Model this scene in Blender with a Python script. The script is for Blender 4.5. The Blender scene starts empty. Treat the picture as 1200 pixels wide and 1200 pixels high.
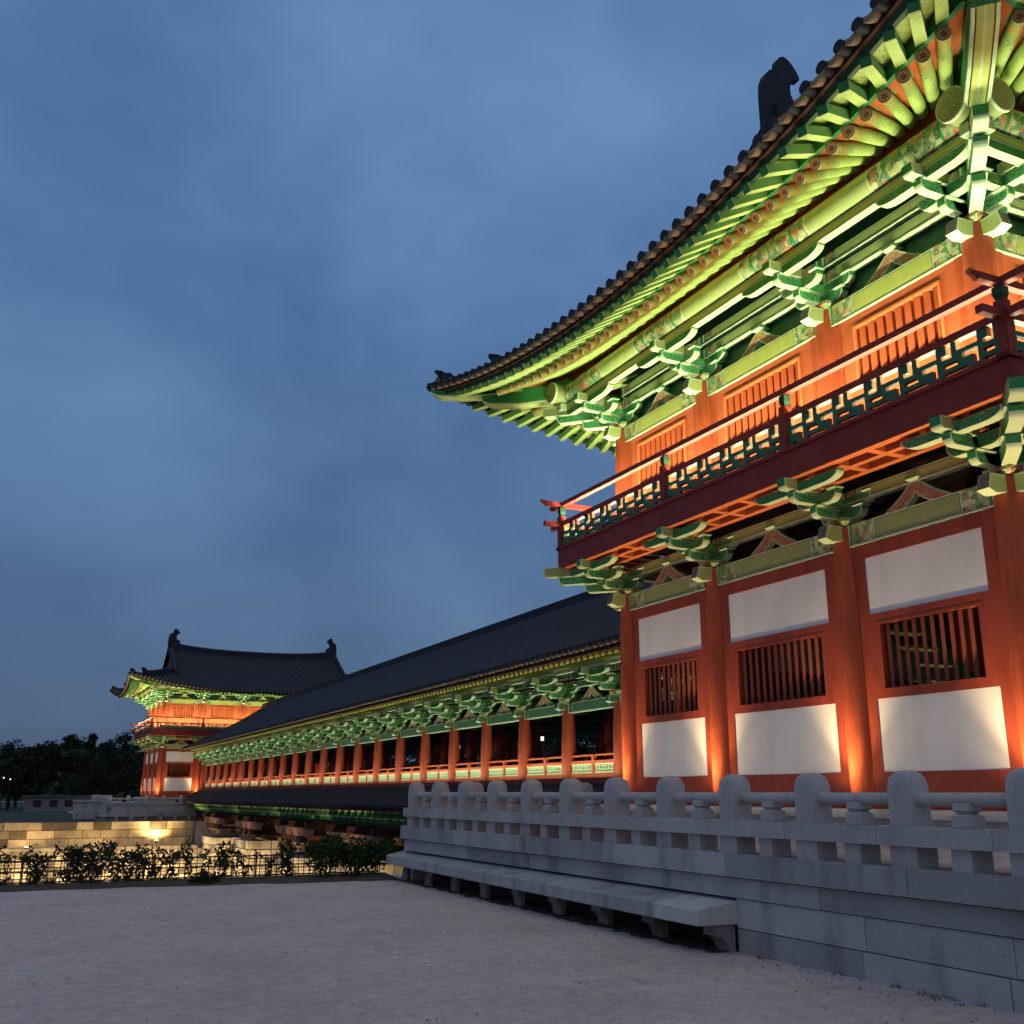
import bpy, math, random
from mathutils import Vector, Matrix
R = math.radians
rnd = random.Random(11)
sc = bpy.context.scene
col = sc.collection

# ------------------------------------------------------------------ camera
F = 1215.0
PITCH = math.atan(328 / F)
YAW = math.atan(600 / math.hypot(F, 328))
fw = Vector((math.sin(YAW) * math.cos(PITCH), math.cos(YAW) * math.cos(PITCH), math.sin(PITCH)))
rt = Vector((math.cos(YAW), -math.sin(YAW), 0))
up = rt.cross(fw)
cam = bpy.data.cameras.new('camera')
cam.lens = 36 * F / 1200
cam.sensor_width = 36
cam.clip_start = 0.05
cam.clip_end = 3000
camo = bpy.data.objects.new('camera', cam)
M = Matrix((rt, up, -fw)).transposed().to_4x4()
M.translation = Vector((0, 0, 1.6))
camo.matrix_world = M
col.objects.link(camo)
sc.camera = camo

# ------------------------------------------------------------------ sky, dusk light, exposure
SKY = 0.92
w = bpy.data.worlds.new('World')
sc.world = w
w.use_nodes = True
nt = w.node_tree
nt.nodes.clear()
def N(t, kind, **kw):
    n = t.nodes.new(kind)
    for k, v in kw.items():
        setattr(n, k, v)
    return n
def L(t, a, b): t.links.new(a, b)
def ramp(t, stops, src=None, interp='LINEAR'):
    n = N(t, 'ShaderNodeValToRGB')
    n.color_ramp.interpolation = interp
    e = n.color_ramp.elements
    while len(e) > 1: e.remove(e[-1])
    e[0].position = stops[0][0]; e[0].color = (*stops[0][1], 1)
    for p, c in stops[1:]:
        x = e.new(p); x.color = (*c, 1)
    if src is not None: L(t, src, n.inputs[0])
    return n
def mixc(t, fac, a, b, mode='MIX'):
    n = N(t, 'ShaderNodeMix', data_type='RGBA', blend_type=mode)
    for s, v in ((0, fac), (6, a), (7, b)):
        if isinstance(v, (int, float)): n.inputs[s].default_value = v
        elif isinstance(v, tuple): n.inputs[s].default_value = (*v, 1)
        else: L(t, v, n.inputs[s])
    return n.outputs[2]
def mth(t, op, a, b=None, c=None):
    n = N(t, 'ShaderNodeMath', operation=op)
    for i, v in enumerate((a, b, c)):
        if v is None: continue
        if isinstance(v, (int, float)): n.inputs[i].default_value = v
        else: L(t, v, n.inputs[i])
    return n.outputs[0]
tc = N(nt, 'ShaderNodeTexCoord')
sky = N(nt, 'ShaderNodeTexSky', sky_type='NISHITA', sun_disc=False)
sky.sun_elevation = R(1.0); sky.sun_rotation = R(205); sky.altitude = 50
mp = N(nt, 'ShaderNodeMapping'); mp.inputs['Scale'].default_value = (1.0, 1.0, 1.5)
L(nt, tc.outputs['Generated'], mp.inputs[0])
n1 = N(nt, 'ShaderNodeTexNoise'); n1.inputs['Scale'].default_value = 3.1; n1.inputs['Detail'].default_value = 4.5; n1.inputs['Distortion'].default_value = 0.15; n1.inputs['Roughness'].default_value = 0.5
L(nt, mp.outputs[0], n1.inputs[0])
cloud = ramp(nt, [(0.32, (0, 0, 0)), (0.68, (1, 1, 1))], n1.outputs[0])
sep = N(nt, 'ShaderNodeSeparateXYZ'); L(nt, tc.outputs['Generated'], sep.inputs[0])
# the dusk sky: blue overcast in front, a paler afterglow behind the photographer
grad = ramp(nt, [(0.0, (0.032, 0.070, 0.13)), (0.06, (0.056, 0.125, 0.25)), (0.22, (0.075, 0.163, 0.335)), (0.45, (0.098, 0.205, 0.42)), (0.66, (0.11, 0.22, 0.44)), (0.78, (0.30, 0.36, 0.50)), (1.0, (0.42, 0.44, 0.52))], sep.outputs['Z'])
g2 = mixc(nt, cloud.outputs[0], (0.66, 0.73, 0.80), (1.36, 1.27, 1.17))
base = mixc(nt, 1.0, grad.outputs[0], g2, 'MULTIPLY')
back = mth(nt, 'ADD', mth(nt, 'MULTIPLY', sep.outputs['X'], -0.45), mth(nt, 'MULTIPLY', sep.outputs['Y'], -0.9))
backr = ramp(nt, [(0.0, (0, 0, 0)), (1.0, (0.13, 0.11, 0.10))], back)
base = mixc(nt, 1.0, base, backr.outputs[0], 'ADD')
skym = mixc(nt, 1.0, sky.outputs[0], (0.02, 0.02, 0.02), 'MULTIPLY')
base = mixc(nt, 1.0, base, skym, 'ADD')
bg = N(nt, 'ShaderNodeBackground'); bg.inputs['Strength'].default_value = SKY
wo = N(nt, 'ShaderNodeOutputWorld')
L(nt, base, bg.inputs[0]); L(nt, bg.outputs[0], wo.inputs[0])

sun = bpy.data.lights.new('sun', 'SUN'); sun.energy = 0.05; sun.angle = R(40); sun.color = (1.0, 0.86, 0.82)
suno = bpy.data.objects.new('sun', sun); col.objects.link(suno)
suno.rotation_euler = Vector((-0.45, -0.8, 0.45)).to_track_quat('Z', 'Y').to_euler()

sc.view_settings.view_transform = 'Standard'
sc.view_settings.look = 'None'
sc.view_settings.exposure = 0
sc.view_settings.gamma = 1
sc.render.engine = 'CYCLES'
sc.cycles.use_denoising = True
sc.cycles.max_bounces = 6
sc.cycles.diffuse_bounces = 3
sc.cycles.sample_clamp_indirect = 4
sc.cycles.use_light_tree = True

# ------------------------------------------------------------------ materials
MAT = {}
def mat(name, c, rough=0.75, var=0.18, scale=3.0, bump=0.15, bscale=30.0, metal=0.0, tone=False, spec=0.35, streak=0.0, stretch=(1, 1, 1)):
    m = bpy.data.materials.new(name); m.use_nodes = True
    t = m.node_tree
    b = t.nodes['Principled BSDF']
    b.inputs['Roughness'].default_value = rough
    b.inputs['Metallic'].default_value = metal
    b.inputs['Specular IOR Level'].default_value = spec
    tcn = N(t, 'ShaderNodeTexCoord')
    mpn = N(t, 'ShaderNodeMapping'); mpn.inputs['Scale'].default_value = stretch
    L(t, tcn.outputs['Object'], mpn.inputs[0])
    no = N(t, 'ShaderNodeTexNoise'); no.inputs['Scale'].default_value = scale; no.inputs['Detail'].default_value = 5; no.inputs['Roughness'].default_value = 0.6
    L(t, mpn.outputs[0], no.inputs[0])
    r = ramp(t, [(0.25, (1 - var,) * 3), (0.75, (1 + var,) * 3)], no.outputs[0])
    cc = mixc(t, 1.0, c, r.outputs[0], 'MULTIPLY')
    if name in ('stone', 'stone_rail'):
        ns = N(t, 'ShaderNodeTexNoise'); ns.inputs['Scale'].default_value = 85; ns.inputs['Detail'].default_value = 2; L(t, tcn.outputs['Object'], ns.inputs[0])
        rs = ramp(t, [(0.36, (0.8, 0.8, 0.8)), (0.5, (1, 1, 1)), (0.66, (1.14, 1.14, 1.14))], ns.outputs[0])
        cc = mixc(t, 1.0, cc, rs.outputs[0], 'MULTIPLY')
    if tone:
        a = N(t, 'ShaderNodeVertexColor', layer_name='Tone')
        cc = mixc(t, 1.0, cc, a.outputs[0], 'MULTIPLY')
    if streak:
        mp2 = N(t, 'ShaderNodeMapping'); mp2.inputs['Scale'].default_value = (1.3, 1.3, 0.25)
        L(t, tcn.outputs['Object'], mp2.inputs[0])
        n2 = N(t, 'ShaderNodeTexNoise'); n2.inputs['Scale'].default_value = 2.2; n2.inputs['Detail'].default_value = 7
        L(t, mp2.outputs[0], n2.inputs[0])
        r2 = ramp(t, [(0.5, (1, 1, 1)), (0.68, (1 - streak,) * 3)], n2.outputs[0])
        cc = mixc(t, 1.0, cc, r2.outputs[0], 'MULTIPLY')
    L(t, cc, b.inputs['Base Color'])
    if bump:
        nb = N(t, 'ShaderNodeTexNoise'); nb.inputs['Scale'].default_value = bscale; nb.inputs['Detail'].default_value = 4
        L(t, mpn.outputs[0], nb.inputs[0])
        bp = N(t, 'ShaderNodeBump'); bp.inputs['Strength'].default_value = bump; bp.inputs['Distance'].default_value = 0.02
        L(t, nb.outputs[0], bp.inputs['Height']); L(t, bp.outputs[0], b.inputs['Normal'])
    MAT[name] = m
    return m
mat('red_wood', (0.40, 0.068, 0.020), 0.62, 0.24, 2.4, 0.25, 14, streak=0.35, stretch=(9, 9, 1))
mat('red_panel', (0.46, 0.092, 0.028), 0.65, 0.18, 2.5, 0.1, 20)
mat('dark_red', (0.25, 0.026, 0.018), 0.6, 0.15, 3, 0.1, 20)
mat('reveal', (0.20, 0.10, 0.05), 0.65, 0.15, 6, 0.05, 30)
mat('corridor_green', (0.06, 0.17, 0.085), 0.65, 0.2, 5, 0.1, 20)
mat('frame_red', (0.27, 0.042, 0.018), 0.6, 0.2, 2.5, 0.15, 14, streak=0.25, stretch=(3, 3, 1))
mat('corridor_red', (0.30, 0.050, 0.018), 0.62, 0.24, 2.4, 0.25, 14, streak=0.3, stretch=(9, 9, 1))
mat('eave_red', (0.055, 0.018, 0.012), 0.8, 0.2, 4, 0.1, 20)
mat('meadow', (0.03, 0.05, 0.028), 0.95, 0.4, 0.5, 0.5, 3)
mat('pier_wood', (0.24, 0.115, 0.07), 0.7, 0.25, 3, 0.2, 20)
mat('bar_red', (0.20, 0.045, 0.02), 0.6, 0.15, 3, 0.1, 20)
mat('orange_wood', (0.62, 0.17, 0.055), 0.65, 0.1, 3, 0.08, 20)
mat('orange_board', (0.66, 0.16, 0.05), 0.7, 0.1, 3, 0.05, 20)
mat('yellow_green', (0.44, 0.50, 0.115), 0.65, 0.12, 5, 0.05, 30)
mat('lime', (0.40, 0.50, 0.17), 0.65, 0.12, 6, 0.05, 30)
mat('olive', (0.30, 0.36, 0.13), 0.65, 0.14, 6, 0.05, 30)
mat('green', (0.035, 0.26, 0.07), 0.6, 0.18, 8, 0.05, 30)
mat('mid_green', (0.09, 0.34, 0.12), 0.6, 0.18, 8, 0.05, 30)
mat('dark_green', (0.018, 0.07, 0.035), 0.6, 0.2, 6, 0.05, 30)
mat('board_green', (0.035, 0.13, 0.06), 0.6, 0.25, 5, 0.1, 20)
mat('fret_green', (0.035, 0.15, 0.08), 0.55, 0.2, 6, 0.05, 30)
mat('pale', (0.56, 0.72, 0.42), 0.6, 0.08, 6, 0.04, 30)
mat('white_trim', (0.48, 0.60, 0.38), 0.6, 0.06, 6, 0.04, 30)
mat('line', (0.03, 0.045, 0.02), 0.7, 0.1, 5, 0)
mat('plaster', (0.72, 0.70, 0.68), 0.85, 0.06, 0.9, 0.12, 30, streak=0.10)
mat('tile', (0.021, 0.023, 0.034), 0.7, 0.4, 5, 0.3, 18, spec=0.25)
mat('tile_clay', (0.43, 0.30, 0.18), 0.8, 0.2, 5, 0.2, 25)
mat('stone', (0.41, 0.395, 0.385), 0.85, 0.17, 1.3, 0.5, 55, tone=True, streak=0.35)
mat('stone_rail', (0.43, 0.41, 0.395), 0.85, 0.15, 3.5, 0.5, 60, tone=True, streak=0.15)
mat('granite_warm', (0.46, 0.38, 0.27), 0.9, 0.38, 1.1, 0.6, 12, tone=True, streak=0.3)
mat('stone_joint', (0.06, 0.055, 0.05), 0.95, 0.2, 3, 0.3, 20)
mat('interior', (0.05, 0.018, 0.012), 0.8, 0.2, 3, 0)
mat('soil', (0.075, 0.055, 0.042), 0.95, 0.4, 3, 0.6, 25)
mat('metal_dark', (0.015, 0.014, 0.013), 0.5, 0.2, 5, 0)
mat('far_white', (0.2, 0.21, 0.22), 0.9, 0.1, 0.4, 0)
mat('far_roof', (0.08, 0.08, 0.09), 0.9, 0.1, 0.4, 0)
mat('bark', (0.05, 0.035, 0.025), 0.95, 0.3, 6, 0.4, 20)

def leafmat(name, c1, c2):
    m = bpy.data.materials.new(name); m.use_nodes = True; t = m.node_tree
    b = t.nodes['Principled BSDF']; b.inputs['Roughness'].default_value = 0.9; b.inputs['Specular IOR Level'].default_value = 0.1
    g = N(t, 'ShaderNodeNewGeometry')
    r = ramp(t, [(0, c1), (1, c2)], g.outputs['Random Per Island'])
    L(t, r.outputs[0], b.inputs['Base Color'])
    MAT[name] = m
leafmat('leaf_dark', (0.014, 0.024, 0.013), (0.032, 0.045, 0.024))
leafmat('leaf', (0.018, 0.038, 0.014), (0.05, 0.085, 0.028))
leafmat('grass_blade', (0.05, 0.07, 0.025), (0.12, 0.12, 0.05))

def emat(name, c, s):
    m = bpy.data.materials.new(name); m.use_nodes = True; t = m.node_tree
    b = t.nodes['Principled BSDF']
    b.inputs['Base Color'].default_value = (*c, 1)
    b.inputs['Emission Color'].default_value = (*c, 1); b.inputs['Emission Strength'].default_value = s
    MAT[name] = m
emat('lamp_warm', (1.0, 0.80, 0.45), 12)
emat('lamp_white', (1.0, 0.95, 0.8), 1.6)

def ornament(name, ground, cols, scale, lines=True, stretch=(1, 1, 1)):
    """painted dancheong scrollwork: curling outlines over patches of colour"""
    m = bpy.data.materials.new(name); m.use_nodes = True; t = m.node_tree
    b = t.nodes['Principled BSDF']; b.inputs['Roughness'].default_value = 0.65
    tcn = N(t, 'ShaderNodeTexCoord'); mpn = N(t, 'ShaderNodeMapping'); mpn.inputs['Scale'].default_value = stretch
    L(t, tcn.outputs['Object'], mpn.inputs[0])
    v = N(t, 'ShaderNodeTexVoronoi', feature='SMOOTH_F1'); v.inputs['Scale'].default_value = scale; v.inputs['Smoothness'].default_value = 0.3
    L(t, mpn.outputs[0], v.inputs['Vector'])
    rings = mth(t, 'FRACT', mth(t, 'MULTIPLY', v.outputs['Distance'], 4.0))
    ln = ramp(t, [(0.0, (0, 0, 0)), (0.18, (0, 0, 0)), (0.26, (1, 1, 1))], rings)
    v2 = N(t, 'ShaderNodeTexVoronoi'); v2.inputs['Scale'].default_value = scale * 0.8
    L(t, mpn.outputs[0], v2.inputs['Vector'])
    sp = N(t, 'ShaderNodeSeparateColor'); L(t, v2.outputs['Color'], sp.inputs[0])
    st = [(0.0, ground)]; k = len(cols)
    for i, c in enumerate(cols): st.append((0.30 + 0.62 * i / max(1, k), c))
    r = ramp(t, st, sp.outputs[0], 'CONSTANT')
    cc = mixc(t, ln.outputs[0], cols[-1] if not lines else lines, r.outputs[0])
    L(t, cc, b.inputs['Base Color'])
    MAT[name] = m
ornament('orn_beam', (0.10, 0.26, 0.10), [(0.36, 0.42, 0.16), (0.52, 0.13, 0.05), (0.50, 0.58, 0.30), (0.04, 0.14, 0.06)], 14, (0.50, 0.52, 0.26))
ornament('orn_salmon', (0.55, 0.26, 0.15), [(0.60, 0.30, 0.18), (0.55, 0.42, 0.16)], 15, (0.28, 0.05, 0.03))
ornament('orn_green', (0.03, 0.23, 0.065), [(0.04, 0.27, 0.08), (0.025, 0.19, 0.055)], 8, (0.16, 0.46, 0.2))
ornament('orn_lime', (0.22, 0.40, 0.13), [(0.26, 0.44, 0.15), (0.18, 0.36, 0.11)], 9, (0.05, 0.20, 0.06))
ornament('orn_cap', (0.55, 0.62, 0.35), [(0.62, 0.24, 0.10), (0.62, 0.45, 0.22), (0.25, 0.40, 0.16)], 10, (0.10, 0.16, 0.06))
ornament('orn_violet', (0.16, 0.12, 0.12), [(0.24, 0.17, 0.17), (0.10, 0.12, 0.09)], 22, (0.05, 0.04, 0.05))
ornament('orn_purlin_end', (0.42, 0.40, 0.16), [(0.5, 0.3, 0.14), (0.36, 0.36, 0.16)], 20, (0.02, 0.03, 0.015))

def rafter_mat(name, base, flower, fl0, fl1, sc0, sc1, edge):
    """paint laid along the rafter's own length (object X)"""
    m = bpy.data.materials.new(name); m.use_nodes = True; t = m.node_tree
    b = t.nodes['Principled BSDF']; b.inputs['Roughness'].default_value = 0.65
    tcn = N(t, 'ShaderNodeTexCoord'); s = N(t, 'ShaderNodeSeparateXYZ'); L(t, tcn.outputs['Object'], s.inputs[0])
    no = N(t, 'ShaderNodeTexNoise'); no.inputs['Scale'].default_value = 3; L(t, tcn.outputs['Object'], no.inputs[0])
    rv = ramp(t, [(0.3, tuple(x * 0.9 for x in base)), (0.7, tuple(x * 1.08 for x in base))], no.outputs[0])
    cc = rv.outputs[0]
    v = N(t, 'ShaderNodeTexVoronoi', feature='SMOOTH_F1'); v.inputs['Scale'].default_value = 11; v.inputs['Smoothness'].default_value = 0.25
    L(t, tcn.outputs['Object'], v.inputs['Vector'])
    rings = mth(t, 'FRACT', mth(t, 'MULTIPLY', v.outputs['Distance'], 3.0))
    ln = ramp(t, [(0.0, (1, 1, 1)), (0.14, (1, 1, 1)), (0.2, (0, 0, 0))], rings)
    def band(a, c): return mth(t, 'MULTIPLY', mth(t, 'GREATER_THAN', s.outputs[0], a), mth(t, 'LESS_THAN', s.outputs[0], c))
    cc = mixc(t, mth(t, 'MULTIPLY', band(sc0, sc1), mth(t, 'MULTIPLY', ln.outputs[0], 0.75)), cc, (0.10, 0.27, 0.09))
    if fl1 > fl0:
        v2 = N(t, 'ShaderNodeTexVoronoi'); v2.inputs['Scale'].default_value = 17; L(t, tcn.outputs['Object'], v2.inputs['Vector'])
        msk = mth(t, 'MULTIPLY', band(fl0, fl1), mth(t, 'LESS_THAN', v2.outputs['Distance'], 0.48))
        cc = mixc(t, msk, cc, flower)
    cc = mixc(t, band(-1, edge), cc, (0.50, 0.62, 0.32))
    cc = mixc(t, band(edge, edge + 0.012), cc, (0.05, 0.10, 0.03))
    L(t, cc, b.inputs['Base Color'])
    MAT[name] = m
rafter_mat('rafter_paint', (0.40, 0.53, 0.14), (0.66, 0.27, 0.06), 0.06, 0.24, 0.1, 0.85, 0.03)
rafter_mat('flying_paint', (0.38, 0.51, 0.15), (0.6, 0.3, 0.1), 0, 0, 0.08, 0.55, 0.02)
ornament('flying_board', (0.42, 0.49, 0.14), [(0.44, 0.52, 0.15), (0.40, 0.47, 0.13)], 7, (0.17, 0.36, 0.12))
rafter_mat('flying_side', (0.15, 0.33, 0.10), (0.6, 0.3, 0.1), 0, 0, 0.05, 0.5, 0.02)
def star_mat():
    m = bpy.data.materials.new('rafter_end'); m.use_nodes = True; t = m.node_tree
    b = t.nodes['Principled BSDF']; b.inputs['Roughness'].default_value = 0.65
    tcn = N(t, 'ShaderNodeTexCoord'); s = N(t, 'ShaderNodeSeparateXYZ'); L(t, tcn.outputs['Object'], s.inputs[0])
    y, z = s.outputs[1], s.outputs[2]
    r = mth(t, 'SQRT', mth(t, 'ADD', mth(t, 'MULTIPLY', y, y), mth(t, 'MULTIPLY', z, z)))
    th = mth(t, 'ARCTAN2', y, z)
    star = mth(t, 'ADD', 0.033, mth(t, 'MULTIPLY', mth(t, 'COSINE', mth(t, 'MULTIPLY', th, 6)), 0.013))
    inside = mth(t, 'LESS_THAN', r, star)
    core = mth(t, 'LESS_THAN', r, 0.014)
    dark = mth(t, 'SUBTRACT', inside, core)
    ring = mth(t, 'MULTIPLY', mth(t, 'GREATER_THAN', r, 0.066), mth(t, 'LESS_THAN', r, 0.071))
    cc = mixc(t, mth(t, 'MAXIMUM', dark, ring), (0.58, 0.30, 0.17), (0.07, 0.02, 0.015))
    cc = mixc(t, core, cc, (0.6, 0.12, 0.05))
    L(t, cc, b.inputs['Base Color']); MAT['rafter_end'] = m
star_mat()

# ------------------------------------------------------------------ mesh builder
class MB:
    def __init__(s): s.v = []; s.f = []; s.m = []; s.t = []; s.mats = []; s.tone = 1.0; s.sm = []; s.smooth = False
    def mi(s, name):
        if name not in s.mats: s.mats.append(name)
        return s.mats.index(name)
    def add(s, vs, fs, ms):
        o = len(s.v); s.v += [tuple(x) for x in vs]
        if isinstance(ms, str): ms = [ms] * len(fs)
        for f, m in zip(fs, ms):
            s.f.append([i + o for i in f]); s.m.append(s.mi(m)); s.t.append(s.tone); s.sm.append(s.smooth)
    def quad(s, q, m): s.add(q, [(0, 1, 2, 3)], m)
    def poly(s, q, m): s.add(q, [tuple(range(len(q)))], m)
    def inset(s, q, mb, inner, b=0.022, l=0.010):
        """a painted face: border colour, thin dark line, inner colour"""
        q = [Vector(x) for x in q]
        e1 = (q[1] - q[0]); e2 = (q[3] - q[0]); a, c = e1.length, e2.length
        if a < 3 * b or c < 3 * b: s.quad(q, mb); return
        e1.normalize(); e2.normalize()
        def ring(d):
            return [q[0] + e1 * d + e2 * d, q[1] - e1 * d + e2 * d, q[2] - e1 * d - e2 * d, q[3] + e1 * d - e2 * d]
        r1, r2 = ring(b), ring(b + l)
        for A, B, m in ((q, r1, mb), (r1, r2, 'line')):
            s.add(A + B, [(i, (i + 1) % 4, 4 + (i + 1) % 4, 4 + i) for i in range(4)], m)
        s.quad(r2, inner)
    def box(s, x0, x1, y0, y1, z0, z1, m, bot=None, ins=None, faces='', tm=None, b=0.022, skip=''):
        """faces: which of -x +x -y +y -z +z (letters l r f k b t) are painted with an inset panel of ins"""
        P = [Vector((x, y, z)) for z in (z0, z1) for y in (y0, y1) for x in (x0, x1)]
        if tm is not None: P = [tm @ p for p in P]
        Q = {'l': (2, 0, 4, 6), 'r': (1, 3, 7, 5), 'f': (0, 1, 5, 4), 'k': (3, 2, 6, 7), 'b': (2, 3, 1, 0), 't': (4, 5, 7, 6)}
        for k, idx in Q.items():
            if k in skip: continue
            mm = bot if (k == 'b' and bot) else m
            q = [P[i] for i in idx]
            if k in faces and ins: s.inset(q, mm, ins, b)
            else: s.quad(q, mm)
    def cyl(s, a, c, r0, r1=None, n=12, m='red_wood', caps=None, smooth=True):
        a = Vector(a); c = Vector(c); r1 = r0 if r1 is None else r1
        d = (c - a).normalized(); u = d.orthogonal().normalized(); vv = d.cross(u)
        vs = []
        for p, r in ((a, r0), (c, r1)):
            for i in range(n):
                an = 2 * math.pi * i / n
                vs.append(p + (u * math.cos(an) + vv * math.sin(an)) * r)
        s.smooth = smooth
        s.add(vs, [(i, (i + 1) % n, n + (i + 1) % n, n + i) for i in range(n)], m)
        s.smooth = False
        s.add(vs, [tuple(range(n - 1, -1, -1)), tuple(range(n, 2 * n))], [caps or m, caps or m])
    def prism(s, prof, t0, t1, fn, side, bot, end, border='pale', ins=True):
        """prof: polygon (a, b) counter-clockwise, extruded t0..t1, fn(a, b, t) -> point. Flat caps get a border"""
        n = len(prof)
        for t, rev in ((t0, False), (t1, True)):
            idx = list(range(n))
            P = [Vector(fn(a, b_, t)) for a, b_ in prof]
            if ins:
                ca = sum(p[0] for p in prof) / n; cb = sum(p[1] for p in prof) / n
                inn = []
                for a, b_ in prof:
                    d = math.hypot(a - ca, b_ - cb); k = max(0.0, 1 - 0.022 / max(d, 0.03) * 1.2)
                    inn.append((ca + (a - ca) * k, cb + (b_ - cb) * k))
                I = [Vector(fn(a, b_, t)) for a, b_ in inn]
                fs = [(i, (i + 1) % n, n + (i + 1) % n, n + i) for i in range(n)]
                if rev: fs = [f[::-1] for f in fs]
                s.add(P + I, fs, border)
                s.add(I, [tuple(idx[::-1] if rev else idx)], side)
            else:
                s.add(P, [tuple(idx[::-1] if rev else idx)], side)
        for i in range(n):
            a0, b0 = prof[i]; a1, b1 = prof[(i + 1) % n]
            nb = -(a1 - a0)      # outward normal's b component for ccw profile
            ln = math.hypot(a1 - a0, b1 - b0)
            m = bot if nb / max(ln, 1e-6) < -0.25 else end
            s.quad([fn(a0, b0, t0), fn(a0, b0, t1), fn(a1, b1, t1), fn(a1, b1, t0)], m)
    def mesh(s, name):
        me = bpy.data.meshes.new(name)
        me.from_pydata(s.v, [], s.f)
        for m in s.mats: me.materials.append(MAT[m])
        me.polygons.foreach_set('material_index', s.m)
        me.polygons.foreach_set('use_smooth', s.sm)
        if any(t != 1.0 for t in s.t):
            at = me.color_attributes.new('Tone', 'FLOAT_COLOR', 'CORNER')
            arr = []
            for p in me.polygons: arr += [s.t[p.index], s.t[p.index], s.t[p.index], 1.0] * p.loop_total
            at.data.foreach_set('color', arr)
        elif any(x in ('stone', 'stone_rail', 'granite_warm') for x in s.mats):
            at = me.color_attributes.new('Tone', 'FLOAT_COLOR', 'CORNER')
            at.data.foreach_set('color', [1.0] * (4 * len(me.loops)))
        me.update()
        return me
def put(name, me, parent=None, mtx=None, **props):
    if isinstance(me, MB): me = me.mesh(name)
    o = bpy.data.objects.new(name, me); col.objects.link(o)
    if parent is not None: o.parent = parent
    if mtx is not None: o.matrix_basis = mtx
    for k, v in props.items(): o[k] = v
    return o
def empty(name, loc, label, cat, group=None):
    o = bpy.data.objects.new(name, None); col.objects.link(o); o.location = loc
    o['label'] = label; o['category'] = cat
    if group: o['group'] = group
    return o
def bevel(o, wd=0.01, seg=2):
    b = o.modifiers.new('bevel', 'BEVEL'); b.width = wd; b.segments = seg; b.limit_method = 'ANGLE'; b.angle_limit = R(40)
def T(x=0, y=0, z=0, rz=0): return Matrix.Translation((x, y, z)) @ Matrix.Rotation(rz, 4, 'Z')

# ------------------------------------------------------------------ bracket meshes (frame: x along the wall, -y outward)
def arm_prof(L0, L1, z0, z1, r):
    """arm seen from its side, from L0 to L1, lower corners at the free ends rounded with radius r"""
    p = []
    def arc(cx, cz, a0, a1, rr, n=5):
        return [(cx + rr * math.cos(a0 + (a1 - a0) * i / n), cz + rr * 1.0 * math.sin(a0 + (a1 - a0) * i / n)) for i in range(n + 1)]
    h = z1 - z0; rr = min(r, h * 0.85)
    sx = r / rr
    if L0 is not None:
        p += [(L0 + (a - 0) * sx, b_) for a, b_ in [(rr - rr * math.cos(t), z0 + rr - rr * math.sin(t)) for t in [i * math.pi / 2 / 5 for i in range(6)]]]
    p += [(L1 - (rr - rr * math.sin(t)) * sx, z0 + rr - rr * math.cos(t)) for t in [i * math.pi / 2 / 5 for i in range(6)]]
    p += [(L1, z1), (L0, z1)]
    return p
def along_arm(mb, off, L, z0, z1, wd=0.12, r=0.2, side='orn_green', x0=None):
    mb.prism(arm_prof(-L / 2 if x0 is None else x0, L / 2 if x0 is None else x0 + L, z0, z1, r), -off - wd / 2, -off + wd / 2, lambda a, b_, t: (a, t, b_), side, 'white_trim', 'green')
def out_arm(mb, a0, a1, z0, z1, wd=0.12, r=0.2, side='orn_green', rot=0.0):
    """arm pointing outward (-y) turned by rot"""
    c, s_ = math.cos(rot), math.sin(rot)
    def fn(a, b_, t):
        x, y = t, -a
        return (x * c - y * s_, x * s_ + y * c, b_)
    h = z1 - z0; rr = min(r, h * .85); sx = r / rr
    p = [(a0, z0)] + [(a1 - (rr - rr * math.sin(t)) * sx, z0 + rr - rr * math.cos(t)) for t in [i * math.pi / 2 / 5 for i in range(6)]] + [(a1, z1), (a0, z1)]
    mb.prism(p, wd / 2, -wd / 2, fn, side, 'white_trim', 'green')
def blockf(mb, x, off, z0, z1, w0, w1, m='mid_green', bot='white_trim', rot=0.0):
    zt = z0 + (z1 - z0) * 0.5
    tm = Matrix.Rotation(rot, 4, 'Z') @ Matrix.Translation((x, -off, 0))
    V = []
    for z, w_ in ((z0, w0), (zt, w1), (z1, w1)):
        V += [tm @ Vector((sx * w_ / 2, sy * w_ / 2, z)) for sx, sy in ((-1, -1), (1, -1), (1, 1), (-1, 1))]
    fs, ms = [(3, 2, 1, 0), (8, 9, 10, 11)], [bot, m]
    for k in (0, 4):
        for i in range(4):
            fs.append((k + i, k + (i + 1) % 4, k + 4 + (i + 1) % 4, k + 4 + i)); ms.append(bot if k == 0 else m)
    mb.add(V, fs, ms)
def outset(mb, rot=0.0, wd=0.125):
    out_arm(mb, 0, 0.60, 0.10, 0.255, rot=rot, wd=wd, r=0.10)
    blockf(mb, 0, 0.48, 0.255, 0.285, 0.15, 0.21, rot=rot)
    out_arm(mb, 0, 1.0, 0.285, 0.43, rot=rot, wd=wd, r=0.11)
    blockf(mb, 0, 0.86, 0.43, 0.46, 0.15, 0.21, rot=rot)
    out_arm(mb, 0.5, 1.16, 0.46, 0.62, wd=0.17, r=0.06, side='olive', rot=rot)
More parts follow.
